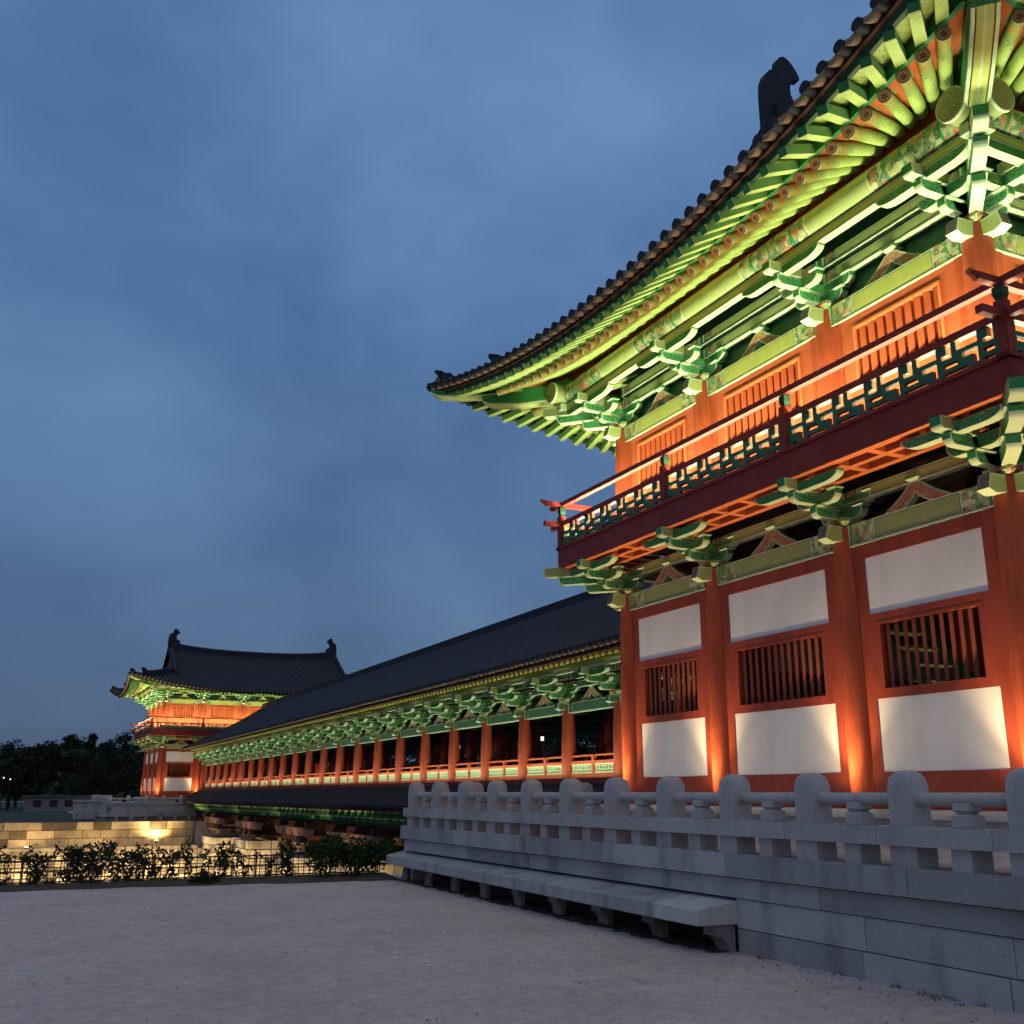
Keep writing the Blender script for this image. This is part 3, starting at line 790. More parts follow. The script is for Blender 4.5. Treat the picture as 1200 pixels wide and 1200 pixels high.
def corner_mats():
    return [(-HX, -HY, 0.0), (HX, -HY, math.pi / 2), (HX, HY, math.pi), (-HX, HY, -math.pi / 2)]
def build_tower(loc, label):
    root = empty('gate_tower', loc, label, 'gate tower', 'tiled gate towers at the two ends of the bridge')
    # stone plinth and inside floors
    g = MB(); g.box(-HX - 0.62, HX + 0.62, -HY - 0.62, HY + 0.62, 0.9, 1.27, 'stone'); g.box(-HX - 0.68, HX + 0.68, -HY - 0.68, HY + 0.68, 1.27, 1.38, 'stone')
    put('plinth', g, root)
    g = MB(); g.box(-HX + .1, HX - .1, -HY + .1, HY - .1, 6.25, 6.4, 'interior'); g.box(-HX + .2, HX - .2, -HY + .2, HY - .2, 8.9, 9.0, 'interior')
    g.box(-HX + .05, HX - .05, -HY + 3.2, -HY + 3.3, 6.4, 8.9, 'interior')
    put('upper_floor', g, root)
    # staircase seen through the windows
    g = MB()
    for k in range(14): g.box(-5.6, -4.5, -2.6 + k * 0.28, -2.3 + k * 0.28, 1.5 + k * 0.3, 1.56 + k * 0.3, 'olive')
    for x in (-5.66, -4.5): 
        g.poly([(x, -2.7, 1.3), (x, 1.6, 5.9), (x, 1.6, 6.1), (x, -2.7, 1.6)], 'mid_green')
        g.poly([(x, -2.7, 2.3), (x, 1.6, 6.9), (x, 1.6, 7.0), (x, -2.7, 2.4)], 'mid_green')
    put('staircase', g, root)
    lowc = column_mesh(1.02, 5.36, 0.225, 0.20); upc = column_mesh(6.4, 8.85, 0.215, 0.20)
    inc = column_mesh(1.42, 6.2, 0.22, 0.2)
    done = set()
    for x in (-4.75, -1.6, 1.6, 4.75):
        for y in (-1.6, 1.6): put('inner_column', inc, root, T(x, y))
    for xs in BX:
        for ys in BY:
            if abs(xs) == HX or abs(ys) == HY:
                put('column', lowc, root, T(xs, ys)); put('upper_column', upc, root, T(xs, ys))
    cache = {}
    for name, rot, dist, h in side_frames(HX, HY):
        P = BY if h == HY else BX
        Wt = wallT(rot, dist)
        for a, b_ in zip(P[:-1], P[1:]):
            Lb = round(b_ - a, 3); c = (a + b_) / 2
            if Lb not in cache: cache[Lb] = (lower_bay(Lb), upper_bay(Lb), beam_mesh(Lb - 0.18, 0.33, 0.16, 0.56, 'olive'), beam_mesh(Lb - 0.18, 0.33, 0.16, 0.56, 'yellow_green'), beam_mesh(Lb, 0.19, 0.12, 0.35, 'lime'))
            (fr, pl, pu, ba), (uf, ub), bl, bu, bs = cache[Lb]
            M_ = Wt @ Matrix.Translation((c, 0, 0))
            put('wall_frame', fr, root, M_); put('plaster_panel', pl, root, M_); put('plaster_panel', pu, root, M_); put('lattice_window', ba, root, M_)
            put('upper_wall', uf, root, M_); put('lattice_window', ub, root, M_)
            put('painted_beam', bl, root, M_ @ Matrix.Translation((0, -.02, 5.04)))
            put('painted_beam', bu, root, M_ @ Matrix.Translation((0, -.02, 8.54)))
            put('painted_beam', bs, root, M_ @ Matrix.Translation((0, 0, 5.70)))
            put('painted_beam', bs, root, M_ @ Matrix.Translation((0, 0, 9.31)))
            put('painted_beam', bs, root, M_ @ Matrix.Translation((0, 0, 9.60)))
            put('inverted_v_strut', FROG, root, M_ @ Matrix.Translation((0, 0, 5.37)))
            put('inverted_v_strut', FROG, root, M_ @ Matrix.Translation((0, 0, 8.87)))
        g = MB()
        g.box(-h + .05, h - .05, 0.14, 0.17, 8.87, 10.2, 'board_green')
        put('bracket_backing_board', g, root, Wt)
        for x in P[1:-1]:
            for z in (5.38, 8.87): put('bracket', BR, root, Wt @ Matrix.Translation((x, 0, z)))
            put('beam_head', HEAD, root, Wt @ Matrix.Translation((x, -0.12, 5.04)))
            put('beam_head', HEAD, root, Wt @ Matrix.Translation((x, -0.12, 8.54)))
        # purlin with its support beam
        g = MB(); a = h + 0.86 + 0.42
        g.box(-a + .2, a - .2, -0.93, -0.79, 9.43, 9.57, 'white_trim', ins='yellow_green', faces='f', b=0.02)
        n = 20; V = []
        xs_ = [-a, -a + 0.04]
        sec = [(-a, 'orn_beam'), (-a + .5, 'pale')]
        cuts = [-a, -a + .25, -a + 1.05, -a + 1.1]
        Pm = [x for x in P]
        cuts = [(-a, 'olive')]
        for q in Pm:
            cuts += [(q - 0.80, 'pale'), (q - 0.77, 'orn_beam'), (q - 0.5, 'green'), (q - 0.45, 'orn_beam'), (q + 0.45, 'green'), (q + 0.5, 'orn_beam'), (q + 0.77, 'pale'), (q + 0.80, 'lime')]
        cuts = [c_ for c_ in cuts if -a <= c_[0] < a]
        for i, (x0, m_) in enumerate(cuts):
            x1 = cuts[i + 1][0] if i + 1 < len(cuts) else a
            last = i in (0, len(cuts) - 1)
            g.cyl((x0, -0.86, 9.79), (x1, -0.86, 9.79), 0.205, n=20, m='olive' if last else m_, caps='orn_purlin_end' if last else None)
        for s_ in (-1, 1):     # raised rim round each purlin end
            g.cyl((s_ * (a - 0.05), -0.86, 9.79), (s_ * (a - 0.005), -0.86, 9.79), 0.225, n=20, m='pale')
        put('purlin', g, root, Wt)
    for cx_, cy_, rz in corner_mats():
        for z in (5.38, 8.87): put('corner_bracket', BRC, root, T(cx_, cy_, z, rz))
        for z in (5.04, 8.54):
            put('beam_head', HEAD, root, T(cx_, cy_, z, rz) @ Matrix.Translation((0, -0.12, 0)))
            put('beam_head', HEAD, root, T(cx_, cy_, z, rz) @ Matrix.Rotation(-math.pi / 2, 4, 'Z') @ Matrix.Translation((0, -0.12, 0)))
        # hip beams: lower one to the round rafter line, upper one out to the tip
        D = T(cx_, cy_, 0, rz) @ Matrix.Rotation(-math.pi / 4, 4, 'Z')    # -y is the outward diagonal
        g = MB(); hw = 0.15
        pth = [(-1.2, 10.15), (0.6, 9.80), (1.4, 9.68), (2.3, 9.68), (2.95, 9.76), (3.12, 9.84)]
        q2 = [(2.2, 9.98), (3.0, 9.98), (3.7, 10.04), (4.2, 10.12), (4.36, 10.2)]
        for pt, hh_ in ((pth, 0.36), (q2, 0.22)):
            for (a0, z0), (a1, z1) in zip(pt[:-1], pt[1:]):
                for sx in (-1, 1):
                    x = sx * hw
                    g.quad([(x, -a0, z0), (x, -a1, z1), (x, -a1, z1 + hh_), (x, -a0, z0 + hh_)], 'green')
                    x = sx * (hw + 0.004)
                    g.quad([(x, -a0, z0), (x, -a1, z1), (x, -a1, z1 + 0.035), (x, -a0, z0 + 0.035)], 'pale')
                # underside in five stripes
                for u0, u1, m_ in ((-1, -.72, 'pale'), (-.72, -.6, 'line'), (-.6, -.1, 'yellow_green'), (-.1, .1, 'white_trim'), (.1, .6, 'yellow_green'), (.6, .72, 'line'), (.72, 1, 'pale')):
                    g.quad([(u0 * hw, -a0, z0), (u1 * hw, -a0, z0), (u1 * hw, -a1, z1), (u0 * hw, -a1, z1)], m_)
            (a1, z1) = pt[-1]
            g.quad([(-hw, -a1, z1), (hw, -a1, z1), (hw, -a1 - 0.03, z1 + hh_), (-hw, -a1 - 0.03, z1 + hh_)], 'orn_green')
            g.quad([(-hw, -pt[0][0], pt[0][1] + hh_), (hw, -pt[0][0], pt[0][1] + hh_), (hw, -a1, z1 + hh_), (-hw, -a1, z1 + hh_)], 'green')
        put('hip_beam', g, root, D)
    # rafters: those of the wall nearest the camera and its corners as parts, the far ones in one piece
    nr = nf = 0; restR = []; restF = []
    order = side_frames(HX, HY)
    for name, rot, dist, h in order:
        Wt = wallT(rot, dist)
        for E, d, sl, k, s in eave_rafters(h):
            if abs(s) > h + E_R - 0.2: continue
            Mt = Wt @ Matrix.Translation(E) @ rot_x_to(d, sl)
            near = name == 'left' or (name == 'front' and s < -3.0) or (name == 'back' and s > 4.5)
            ez = z_tile(s * 1.08, h) - 0.30
            # flying rafter: starts .4 inside the round end, ends under the eave board
            outp = Vector((E.x - d.x * 0.70, -e_tile(min(h + 3, abs(s) * 1.08), h) + 0.20, 0)) if abs(s) <= h - 1.4 else None
            if outp is None:
                # follow the fan direction until the eave line
                kk = (e_tile(abs(s), h) - 0.20 - (-E.y)) / max(0.3, d.y)
                outp = Vector((E.x - d.x * kk, E.y - d.y * kk, 0))
                if abs(outp.x) > h + 2.78: 
                    t_ = (h + 2.78 - abs(E.x)) / max(1e-3, abs(outp.x - E.x)); outp = Vector((E.x + (outp.x - E.x) * t_, E.y + (outp.y - E.y) * t_, 0))
            outp.z = z_tile(outp.x, h) - 0.27
            inn = Vector((E.x + d.x * 0.35, E.y + d.y * 0.35, E.z + sl * 0.35 + 0.10))
            v = inn - outp; Lf = v.length
            dd = Vector((v.x, v.y, 0)); lh = dd.length; dd = dd / max(lh, 1e-5)
            Mf = Wt @ Matrix.Translation(outp) @ rot_x_to(dd, v.z / max(lh, 1e-5)) @ Matrix.Diagonal((Lf / 1.25, 1, 1, 1))
            me = raft((k + 0.06) * math.sqrt(1 + sl * sl))
            if near and nr < 100:
                put('rafter', me, root, Mt); put('flying_rafter', FLY, root, Mf); nr += 1
            else: restR.append((me, Mt)); restF.append((FLY, Mf))
    for nm, lst in (('rafter', restR), ('flying_rafter', restF)):
        if not lst: continue
        V = []; Fc = []; mi = []; mats = [m_ for m_ in lst[0][0].materials]
        for me, Mx in lst:
            o_ = len(V); V += [tuple(Mx @ vv.co) for vv in me.vertices]
            for p in me.polygons: Fc.append([i + o_ for i in p.vertices]); mi.append(p.material_index)
        # the far side's paint keeps its plain body colour (its ornament is laid along the rafter's own axis)
        me = bpy.data.meshes.new(nm); me.from_pydata(V, [], Fc)
        sub = {'rafter_paint': 'yellow_green', 'rafter_end': 'orange_wood', 'green': 'green', 'flying_paint': 'yellow_green', 'flying_side': 'mid_green'}
        for m_ in mats: me.materials.append(MAT[sub.get(m_.name, 'yellow_green')])
        me.polygons.foreach_set('material_index', mi)
        put(nm, me, root, kind='stuff')
    build_balcony(root); build_tower_roof(root)
    return root

near = build_tower((18.5, 12.95, 0), 'large two-storey red and green timber gate tower close by on the right, floodlit from below')
def copy_thing(o, loc, label):
    c = o.copy(); col.objects.link(c); c.location = loc; c['label'] = label
    for ch in [x for x in o.children]:
        k = ch.copy(); col.objects.link(k); k.parent = c
        k.matrix_parent_inverse = Matrix.Identity(4)
    return c
FARY = 86 + 4.45
far = copy_thing(near, (18.5, FARY, -0.2), 'distant small-looking gate tower with full dark hipped roof at the far end of the bridge')

# ------------------------------------------------------------------ covered corridor
Y0, Y1 = 17.9, 85.0
CX0, CX1 = 14.0, 23.0
def build_corridor():
    root = empty('covered_bridge', (CX0, Y0, 0), 'long covered bridge with dark tiled roof and red columns between the two towers', 'covered bridge')
    root.rotation_euler = (-0.2 / 65, 0, 0)
    off = Vector((-CX0, -Y0, 0))
    OB = Matrix.Translation(off)
    colm = column_mesh(1.95, 3.95, 0.20, 0.155, 'corridor_red')
    colb = column_mesh(1.95, 4.6, 0.20, 0.19, 'dark_red')
    ncol = 24; sp = (78.08 - 25.716) / 19
    ys = [25.716 - 2 * sp + i * sp for i in range(ncol)]
    Lw = Matrix.Rotation(-math.pi / 2, 4, 'Z')
    beam = beam_mesh(sp - 0.16, 0.27, 0.15, 0.3, 'corridor_green', m_end='corridor_green'); bs = beam_mesh(sp, 0.17, 0.12, 0.2, 'corridor_green', m_end='corridor_green')
    # rail
    rl = MB(); a = sp / 2 - 0.17
    rl.box(-a, a, -0.06, 0.06, 1.98, 2.10, 'red_panel'); rl.box(-a, a, -0.05, 0.05, 2.34, 2.42, 'red_panel')
    rl.box(-a, a, -0.03, 0.03, 2.53, 2.575, 'red_panel'); rl.box(-0.05, 0.05, -0.055, 0.055, 2.10, 2.54, 'red_panel')
    fl = 0.24; n = 7
    for s_ in (-1, 1):
        for k in range(n):
            x0 = s_ * (0.09 + (a - 0.1) * (k + 0.1) / n); x1 = s_ * (0.09 + (a - 0.1) * (k + 0.62) / n); x0, x1 = min(x0, x1), max(x0, x1)
            rl.box(x0, x1, -0.03, 0.03, 2.27, 2.30, 'pale'); rl.box(x0, x0 + .03, -0.03, 0.03, 2.15, 2.27, 'pale'); rl.box(x0 + .07, x1 + .06, -0.03, 0.03, 2.18, 2.21, 'pale')
        rl.box(min(s_ * .07, s_ * a), max(s_ * .07, s_ * a), -0.025, 0.025, 2.31, 2.34, 'pale'); rl.box(min(s_ * .07, s_ * a), max(s_ * .07, s_ * a), -0.025, 0.025, 2.10, 2.135, 'pale')
    railm = rl.mesh('railing')
    for i, y in enumerate(ys):
        put('column', colm, root, OB @ T(14.0, y))
        put('bracket', BR, root, OB @ T(14.0, y, 4.02) @ Lw)
        put('beam_head', HEADG, root, OB @ T(13.92, y, 3.68) @ Lw)
        for x in (17.0, 20.0): put('inner_column', colb, root, OB @ T(x, y))
        put('column', colm, root, OB @ T(23.0, y))
        if i < ncol - 1:
            M_ = OB @ T(14.0, y + sp / 2) @ Lw
            put('railing', railm, root, M_)
            put('painted_beam', beam, root, M_ @ Matrix.Translation((0, 0, 3.72)))
            put('painted_beam', bs, root, M_ @ Matrix.Translation((0, 0, 4.38)))
            put('painted_beam', bs, root, M_ @ Matrix.Translation((0, 0, 4.66)))
            put('inverted_v_strut', FROG, root, M_ @ Matrix.Translation((0, 0, 3.99)))
            put('railing', railm, root, OB @ T(23.0, y + sp / 2) @ Lw)
        # cross beams inside
    cb = MB()
    for y in ys:
        cb.box(14.1, 22.9, y - .12, y + .12, 3.95, 4.25, 'dark_green', bot='mid_green')
        cb.box(14.1, 22.9, y - .07, y + .07, 4.7, 4.9, 'dark_green', bot='mid_green')
    for x in (17, 20): cb.box(x - .09, x + .09, Y0, Y1 - 2, 4.25, 4.5, 'dark_green', bot='mid_green')
    put('cross_beams', cb, root, OB)
    dk = MB()
    dk.box(13.7, 23.3, Y0 - .4, Y1, 1.72, 1.97, 'dark_red')
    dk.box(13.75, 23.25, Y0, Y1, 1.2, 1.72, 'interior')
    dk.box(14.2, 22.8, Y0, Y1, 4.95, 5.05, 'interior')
    put('deck', dk, root, OB)
    # purlins
    for x in (13.14, 23.86):
        g = MB(); g.cyl((x, Y0 - 0.3, 4.80), (x, Y1 - 1.2, 4.80), 0.10, n=14, m='olive', caps='olive'); g.box(x - .06, x + .06, Y0 - .3, Y1 - 1.2, 4.64, 4.74, 'white_trim')
        put('purlin', g, root, OB)
    # rafters
    r1 = MB(); r1.cyl((0, 0, 0), (0.9, 0, 0), 0.072, n=10, m='yellow_green', caps='orange_wood'); r1 = r1.mesh('rafter')
    RA = math.atan(0.30)
    nn = int((Y1 - Y0 - 1.2) / 0.3); rest = MB()
    for i in range(nn):
        y = Y0 - 0.1 + i * 0.3
        Mt = OB @ Matrix.Translation((12.70, y, 4.84)) @ Matrix.Rotation(-RA, 4, 'Y')
        if i < 100: put('rafter', r1, root, Mt)
        else: 
            a_ = Mt @ Vector((0, 0, 0)); b_ = Mt @ Vector((0.9, 0, 0)); rest.cyl(a_, b_, 0.06, n=8, m='yellow_green', caps='orange_wood')
    put('rafter', rest, root, None, kind='stuff')
    # roof
    def rz(d): return 4.98 + 0.42 * d + 0.0205 * d * d
    tl = MB(); en = MB(); nrow = int((Y1 - Y0) / 0.305)
    for i in range(nrow):
        y = Y0 + 0.25 + i * 0.305
        pts = [Vector((12.35 + 6.15 * k / 8, y, rz(6.15 * k / 8))) for k in range(9)]
        tile_row(tl, pts, Vector((0, -1, 0)))
        c = pts[0] + Vector((0, 0, 0.035)); en.cyl(c - Vector((0.06, 0, 0)), c + Vector((0.1, 0, 0)), 0.08, n=8, m='tile')
        crescent(en, pts[0] + Vector((0, 0.152, 0)), Vector((0, -1, 0)), Vector((0.9, 0, 0.35)), 0.148)
    for k in range(8):
        d0, d1 = 6.15 * k / 8, 6.15 * (k + 1) / 8
        tl.quad([(24.65 - d0, Y0, rz(d0)), (24.65 - d0, Y1, rz(d0)), (24.65 - d1, Y1, rz(d1)), (24.65 - d1, Y0, rz(d1))], 'tile')
    put('roof_tiles', tl, root, OB); put('eave_tiles', en, root, OB)
    g = MB()
    g.box(18.36, 18.64, Y0 + .2, Y1 + 0.6, 8.2, 8.62, 'tile'); g.box(18.41, 18.59, Y0 + .2, Y1 + 0.6, 8.62, 8.68, 'tile')
    put('main_ridge', g, root, OB)
    g = MB()
    g.box(12.44, 12.52, Y0, Y1, 4.83, 4.97, 'eave_red'); g.box(12.5, 12.56, Y0, Y1, 4.90, 4.98, 'dark_green')
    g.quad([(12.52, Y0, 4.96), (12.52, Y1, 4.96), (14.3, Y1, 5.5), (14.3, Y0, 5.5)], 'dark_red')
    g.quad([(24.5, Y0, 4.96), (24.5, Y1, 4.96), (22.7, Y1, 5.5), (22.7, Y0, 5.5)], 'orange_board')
    put('eave_board', g, root, OB)
    g = MB()
    for y in (Y0 + .06, Y1 - .06): g.poly([(12.5, y, 4.9)] + [(12.35 + 6.15 * k / 8, y, rz(6.15 * k / 8) - .06) for k in range(9)] + [(24.65 - 6.15 * k / 8, y, rz(6.15 * k / 8) - .06) for k in range(7, -1, -1)], 'dark_red')
    put('gable', g, root, OB)
    # barge boards at the far gable edge
    g = MB()
    for k in range(8):
        for sx in (1, -1):
            x0 = 18.5 - sx * (6.15 - 6.15 * k / 8); x1 = 18.5 - sx * (6.15 - 6.15 * (k + 1) / 8)
            z0, z1 = rz(6.15 * k / 8), rz(6.15 * (k + 1) / 8)
            for yy in (Y1 - .1, Y1 + .08):
                g.quad([(x0, yy, z0 - .25), (x1, yy, z1 - .25), (x1, yy, z1 + .16), (x0, yy, z0 + .16)], 'tile')
            g.quad([(x0, Y1 - .1, z0 + .16), (x0, Y1 + .08, z0 + .16), (x1, Y1 + .08, z1 + .16), (x1, Y1 - .1, z1 + .16)], 'tile')
    put('gable_ridge', g, root, OB)
    # skirt roof below the deck
    tl = MB(); en = MB()
    def sz(d): return 1.12 + 0.40 * d + 0.03 * d * d
    for i in range(nrow):
        y = Y0 + 0.25 + i * 0.305
        pts = [Vector((12.25 + 1.6 * k / 4, y, sz(1.6 * k / 4))) for k in range(5)]
        tile_row(tl, pts, Vector((0, -1, 0)))
        c = pts[0] + Vector((0, 0, 0.035)); tl.cyl(c - Vector((0.06, 0, 0)), c + Vector((0.1, 0, 0)), 0.08, n=8, m='tile')
    put('skirt_roof', tl, root, OB)
    g = MB()
    g.box(12.36, 12.44, Y0, Y1, 0.98, 1.10, 'eave_red')
    g.quad([(12.4, Y0, 1.10), (12.4, Y1, 1.10), (13.8, Y1, 1.62), (13.8, Y0, 1.62)], 'eave_red')
    g.box(13.0, 13.14, Y0, Y1 - 1, 0.98, 1.16, 'dark_green', bot='mid_green')
    g.box(13.65, 13.8, Y0, Y1 - 1, 0.3, 1.5, 'dark_green'); 
    for y_ in range(int((Y1 - Y0 - 1) / 0.92)):
        yy = Y0 + 0.5 + y_ * 0.92
        g.box(12.95, 13.6, yy - .06, yy + .06, 0.72, 0.86, 'mid_green', bot='pale'); g.box(12.95, 13.2, yy - .12, yy + .12, 0.88, 0.96, 'pale')
        g.box(13.2, 13.6, yy - .06, yy + .06, 0.50, 0.64, 'mid_green', bot='pale'); g.box(13.15, 13.3, yy - .2, yy + .2, 0.64, 0.72, 'pale')
    for i in range(int((Y1 - Y0) / 0.305)):
        yy = Y0 + 0.1 + i * 0.305
        P = [Vector((12.46, yy, 1.03)), Vector((13.7, yy, 1.45))]
        g.cyl(P[0], P[1], 0.05, n=6, m='olive', smooth=False)
    g.box(13.5, 23.5, Y0, Y1 - 1, 0.0, 0.3, 'eave_red')
    put('skirt_eave_frame', g, root, OB)
    for y_ in (27.8, 36.1, 44.4, 52.6, 60.9):     # lamps hung in the corridor
        g = MB(); g.cyl((18.5, y_, 3.55), (18.5, y_, 3.7), 0.06, n=10, m='lamp_white'); g.cyl((18.5, y_, 3.7), (18.5, y_, 3.95), 0.012, n=6, m='metal_dark')
        put('hanging_lamp', g, root, OB)
    return root
corr = build_corridor()

# ------------------------------------------------------------------ near stone terrace
def blocks_row(mb, axis, a0, a1, fix0, fix1, z0, z1, lens, m='stone', gap=0.010, jit=0.0, tone=(0.74, 1.12)):
    """a course of separate dressed stones along axis ('x' or 'y') between a0 and a1"""
    p = a0
    while p < a1 - 0.05:
        L_ = min(rnd.uniform(*lens), a1 - p)
        if a1 - (p + L_) < lens[0] * .5: L_ = a1 - p
        mb.tone = rnd.uniform(*tone) if rnd.random() > 0.1 else tone[0] * 0.62
        j = rnd.uniform(-jit, jit)
        q0, q1 = p + gap / 2, p + L_ - gap / 2
        if axis == 'y': mb.box(fix0 + j, fix1, q0, q1, z0 + gap / 2, z1 - gap / 2, m)
        else: mb.box(q0, q1, fix0 + j, fix1, z0 + gap / 2, z1 - gap / 2, m)
        p += L_
    mb.tone = 1.0
def terrace():
    root = empty('stone_terrace', (7.09, 19.6, 0), 'grey granite terrace wall in long courses under the near gate tower', 'terrace')
    O = Matrix.Translation((-7.09, -19.6, 0))
    YE = 19.6
    g = MB(); g.box(7.42, 60, -14, YE - .1, -5.5, 0.90, 'stone_joint'); g.box(7.2, 60, -14, YE - .1, 0.90, 0.965, 'stone')
    put('core', g, root, O)
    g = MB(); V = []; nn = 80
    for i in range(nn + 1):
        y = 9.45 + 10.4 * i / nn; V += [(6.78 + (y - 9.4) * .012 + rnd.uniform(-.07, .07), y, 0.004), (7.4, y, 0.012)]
    g.add(V, [(2 * i, 2 * i + 1, 2 * i + 3, 2 * i + 2) for i in range(nn)], 'soil'); put('ledge_shade_strip', g, root, O)  # dark strip in the soil colour, laid to deepen the shade under the ledge
    g = MB()
    blocks_row(g, 'y', -10, YE, 6.98, 7.75, 0.74, 0.985, (2.1, 2.6)); blocks_row(g, 'x', 7.75, 30, YE - .5, YE + .12, 0.74, 0.985, (2.1, 2.6))
    bevel(put('coping', g, root, O), 0.012)
    g = MB()
    for z0, z1, x, ln in ((0.53, 0.735, 7.045, (2.2, 3.2)), (0.235, 0.53, 7.065, (1.3, 2.5)), (-0.10, 0.235, 7.065, (1.1, 2.2))):
        blocks_row(g, 'y', -10, YE - .05 if z0 > .5 else 9.38, x, 7.5, z0, z1, ln, jit=0.006)
    g.box(7.38, 7.5, 9.38, YE - .05, -.1, .53, 'stone_joint')  # recessed back wall, near-black so the shade under the ledge is in its colour
    bevel(put('wall_courses', g, root, O), 0.008, 1)
    g = MB()
    for z in range(18):
        blocks_row(g, 'x', 7.1, 30, YE - .4, YE, -5.4 + z * 0.34, -5.06 + z * 0.34, (0.6, 1.3), jit=0.02)
    put('river_face', g, root, O)
    return root
terrace()
def post_mesh():
    mb = MB(); w_ = 0.127; zs = [(1.31, 1), (1.60, 1), (1.665, 0.97), (1.715, 0.89), (1.75, 0.74), (1.772, 0.5), (1.782, 0.18)]
    V = []
    for z, k in zs: V += [(sx * w_ * k, sy * w_ * max(k, 0.35) , z) for sx, sy in ((-1, -1), (1, -1), (1, 1), (-1, 1))]
    n = len(zs)
    mb.add(V, [(4 * k + i, 4 * k + (i + 1) % 4, 4 * k + 4 + (i + 1) % 4, 4 * k + 4 + i) for k in range(n - 1) for i in range(4)] + [(4 * n - 4, 4 * n - 3, 4 * n - 2, 4 * n - 1)], 'stone_rail')
    return mb.mesh('post')
POST = post_mesh()
def baluster_mesh():
    mb = MB()
    for z0, z1, a, b_ in ((1.31, 1.405, .105, .105), (1.405, 1.422, .105, .085), (1.422, 1.438, .07, .07), (1.438, 1.446, .07, .09), (1.446, 1.51, .09, .085)):
        V = [(sx * 0.8 * k, sy * k, z) for z, k in ((z0, a), (z1, b_)) for sx, sy in ((-1, -1), (1, -1), (1, 1), (-1, 1))]
        mb.add(V, [(i, (i + 1) % 4, 4 + (i + 1) % 4, 4 + i) for i in range(4)] + [(3, 2, 1, 0), (4, 5, 6, 7)], 'stone_rail')
    return mb.mesh('baluster')
BAL = baluster_mesh()
def railing(name_label, pts, origin, dz=0.0, group=None, mlt=1.22):
    """stone railing along a line of equally spaced posts between two points"""
    root = empty('stone_railing', origin, name_label, 'railing', group)
    O = Matrix.Translation(-Vector(origin))
    for (p, q) in pts:
        p = Vector(p); q = Vector(q); d = q - p; L_ = d.length; n = int(round(L_ / mlt)); d.normalize()
        ang = math.atan2(d.y, d.x) - math.pi / 2
        for i in range(n + 1):
            c = p + d * (L_ * i / n)
            tw = rnd.uniform(-0.02, 0.02)
            o = put('post', POST, root, O @ T(c.x, c.y, dz, ang + tw)); bevel(o, 0.02, 3)
        s = MB()
        for i in range(n):
            c = p + d * (L_ * (i + .5) / n)
            o = put('baluster', BAL, root, O @ T(c.x, c.y, dz, ang)); bevel(o, 0.012, 2)
        tm = T(p.x, p.y, dz, ang)
        for i in range(n):
            a0, a1 = L_ * i / n, L_ * (i + 1) / n
            s.tone = rnd.uniform(.9, 1.08)
            s.cyl(tm @ Vector((0, a0, 1.54)), tm @ Vector((0, a1, 1.54)), 0.055, n=18, m='stone_rail')
        put('handrail', s, root, O)
        s = MB()
        k = 0; y = -0.25
        while y < L_ + 0.24:
            y2 = min(L_ + 0.25, y + L_ / n * 1.0)
            s.tone = rnd.uniform(.88, 1.08)
            s.box(-0.17, 0.17, y + .003, y2 - .003, 1.155, 1.31, 'stone_rail', tm=tm); y = y2
        bevel(put('rail_slab', s, root, O), 0.018, 2)
        for i in range(2 * n + 1):
            y = L_ * i / (2 * n); hw = 0.15 if i % 2 == 0 else 0.10
            s = MB(); s.tone = rnd.uniform(.9, 1.05)
            s.box(-0.12, 0.12, y - hw, y + hw, 0.975 + dz, 1.16 + dz, 'stone_rail', tm=T(p.x, p.y, 0, ang))
            bevel(put('foot_block', s, root, O), 0.006, 1)
    return root
railing('grey stone railing with round-topped posts along the near terrace edge', [((7.13, 19.16, 0), (7.13, 19.16 - 1.221 * 16, 0)), ((7.13 + 1.22, 19.16, 0), (7.13 + 1.22 * 5, 19.16, 0))], (7.13, 19.16, 0))

def bench():
    root = empty('stone_ledge', (6.8, 14.5, 0), 'long low ledge of overhanging stone slabs along the foot of the terrace wall', 'stone ledge')
    O = Matrix.Translation((-6.8, -14.5, 0))
    cuts = [9.37, 10.25, 11.65, 12.9, 13.9, 15.0, 16.2, 17.3, 18.6, 19.9]
    xo = lambda y: 6.56 + (y - 9.37) / 10.6 * 0.26
    for i, (a, b_) in enumerate(zip(cuts[:-1], cuts[1:])):
        g = MB(); g.tone = [1.28, 0.92, 1.08, 1.02, 1.1, 0.96, 1.05, 1.0, 1.06][i]
        a += 0.004; b_ -= 0.004
        V = [(xo(a), a, 0.275), (7.3, a, 0.27), (7.3, a, 0.53), (xo(a), a, 0.435), (xo(b_), b_, 0.275), (7.3, b_, 0.27), (7.3, b_, 0.53), (xo(b_), b_, 0.435)]
        g.add(V, [(0, 1, 2, 3), (7, 6, 5, 4), (0, 3, 7, 4), (1, 5, 6, 2), (3, 2, 6, 7), (0, 4, 5, 1)], 'stone')
        bevel(put('slab', g, root, O), 0.012, 2)
    for i in range(9):
        y = 9.42 + i * 1.235
        g = MB(); x0 = xo(y) + 0.27; g.tone = rnd.uniform(.5, .7)  # corbel tone lowered: shade below the slabs is put into the stone colour
        prof = [(7.06, -0.05), (7.06, 0.27), (x0, 0.27)] + [(x0 + (7.0 - x0) * math.sin(t), 0.16 - 0.21 * (1 - math.cos(t)) * 1.0) for t in [k * math.pi / 2 / 6 for k in range(7)]]
        g.prism(prof[::-1], y, y + 0.24, lambda a, b_, t: (a, t, b_), 'stone', 'stone', 'stone', ins=False)
        bevel(put('corbel', g, root, O), 0.006, 1)
bench()

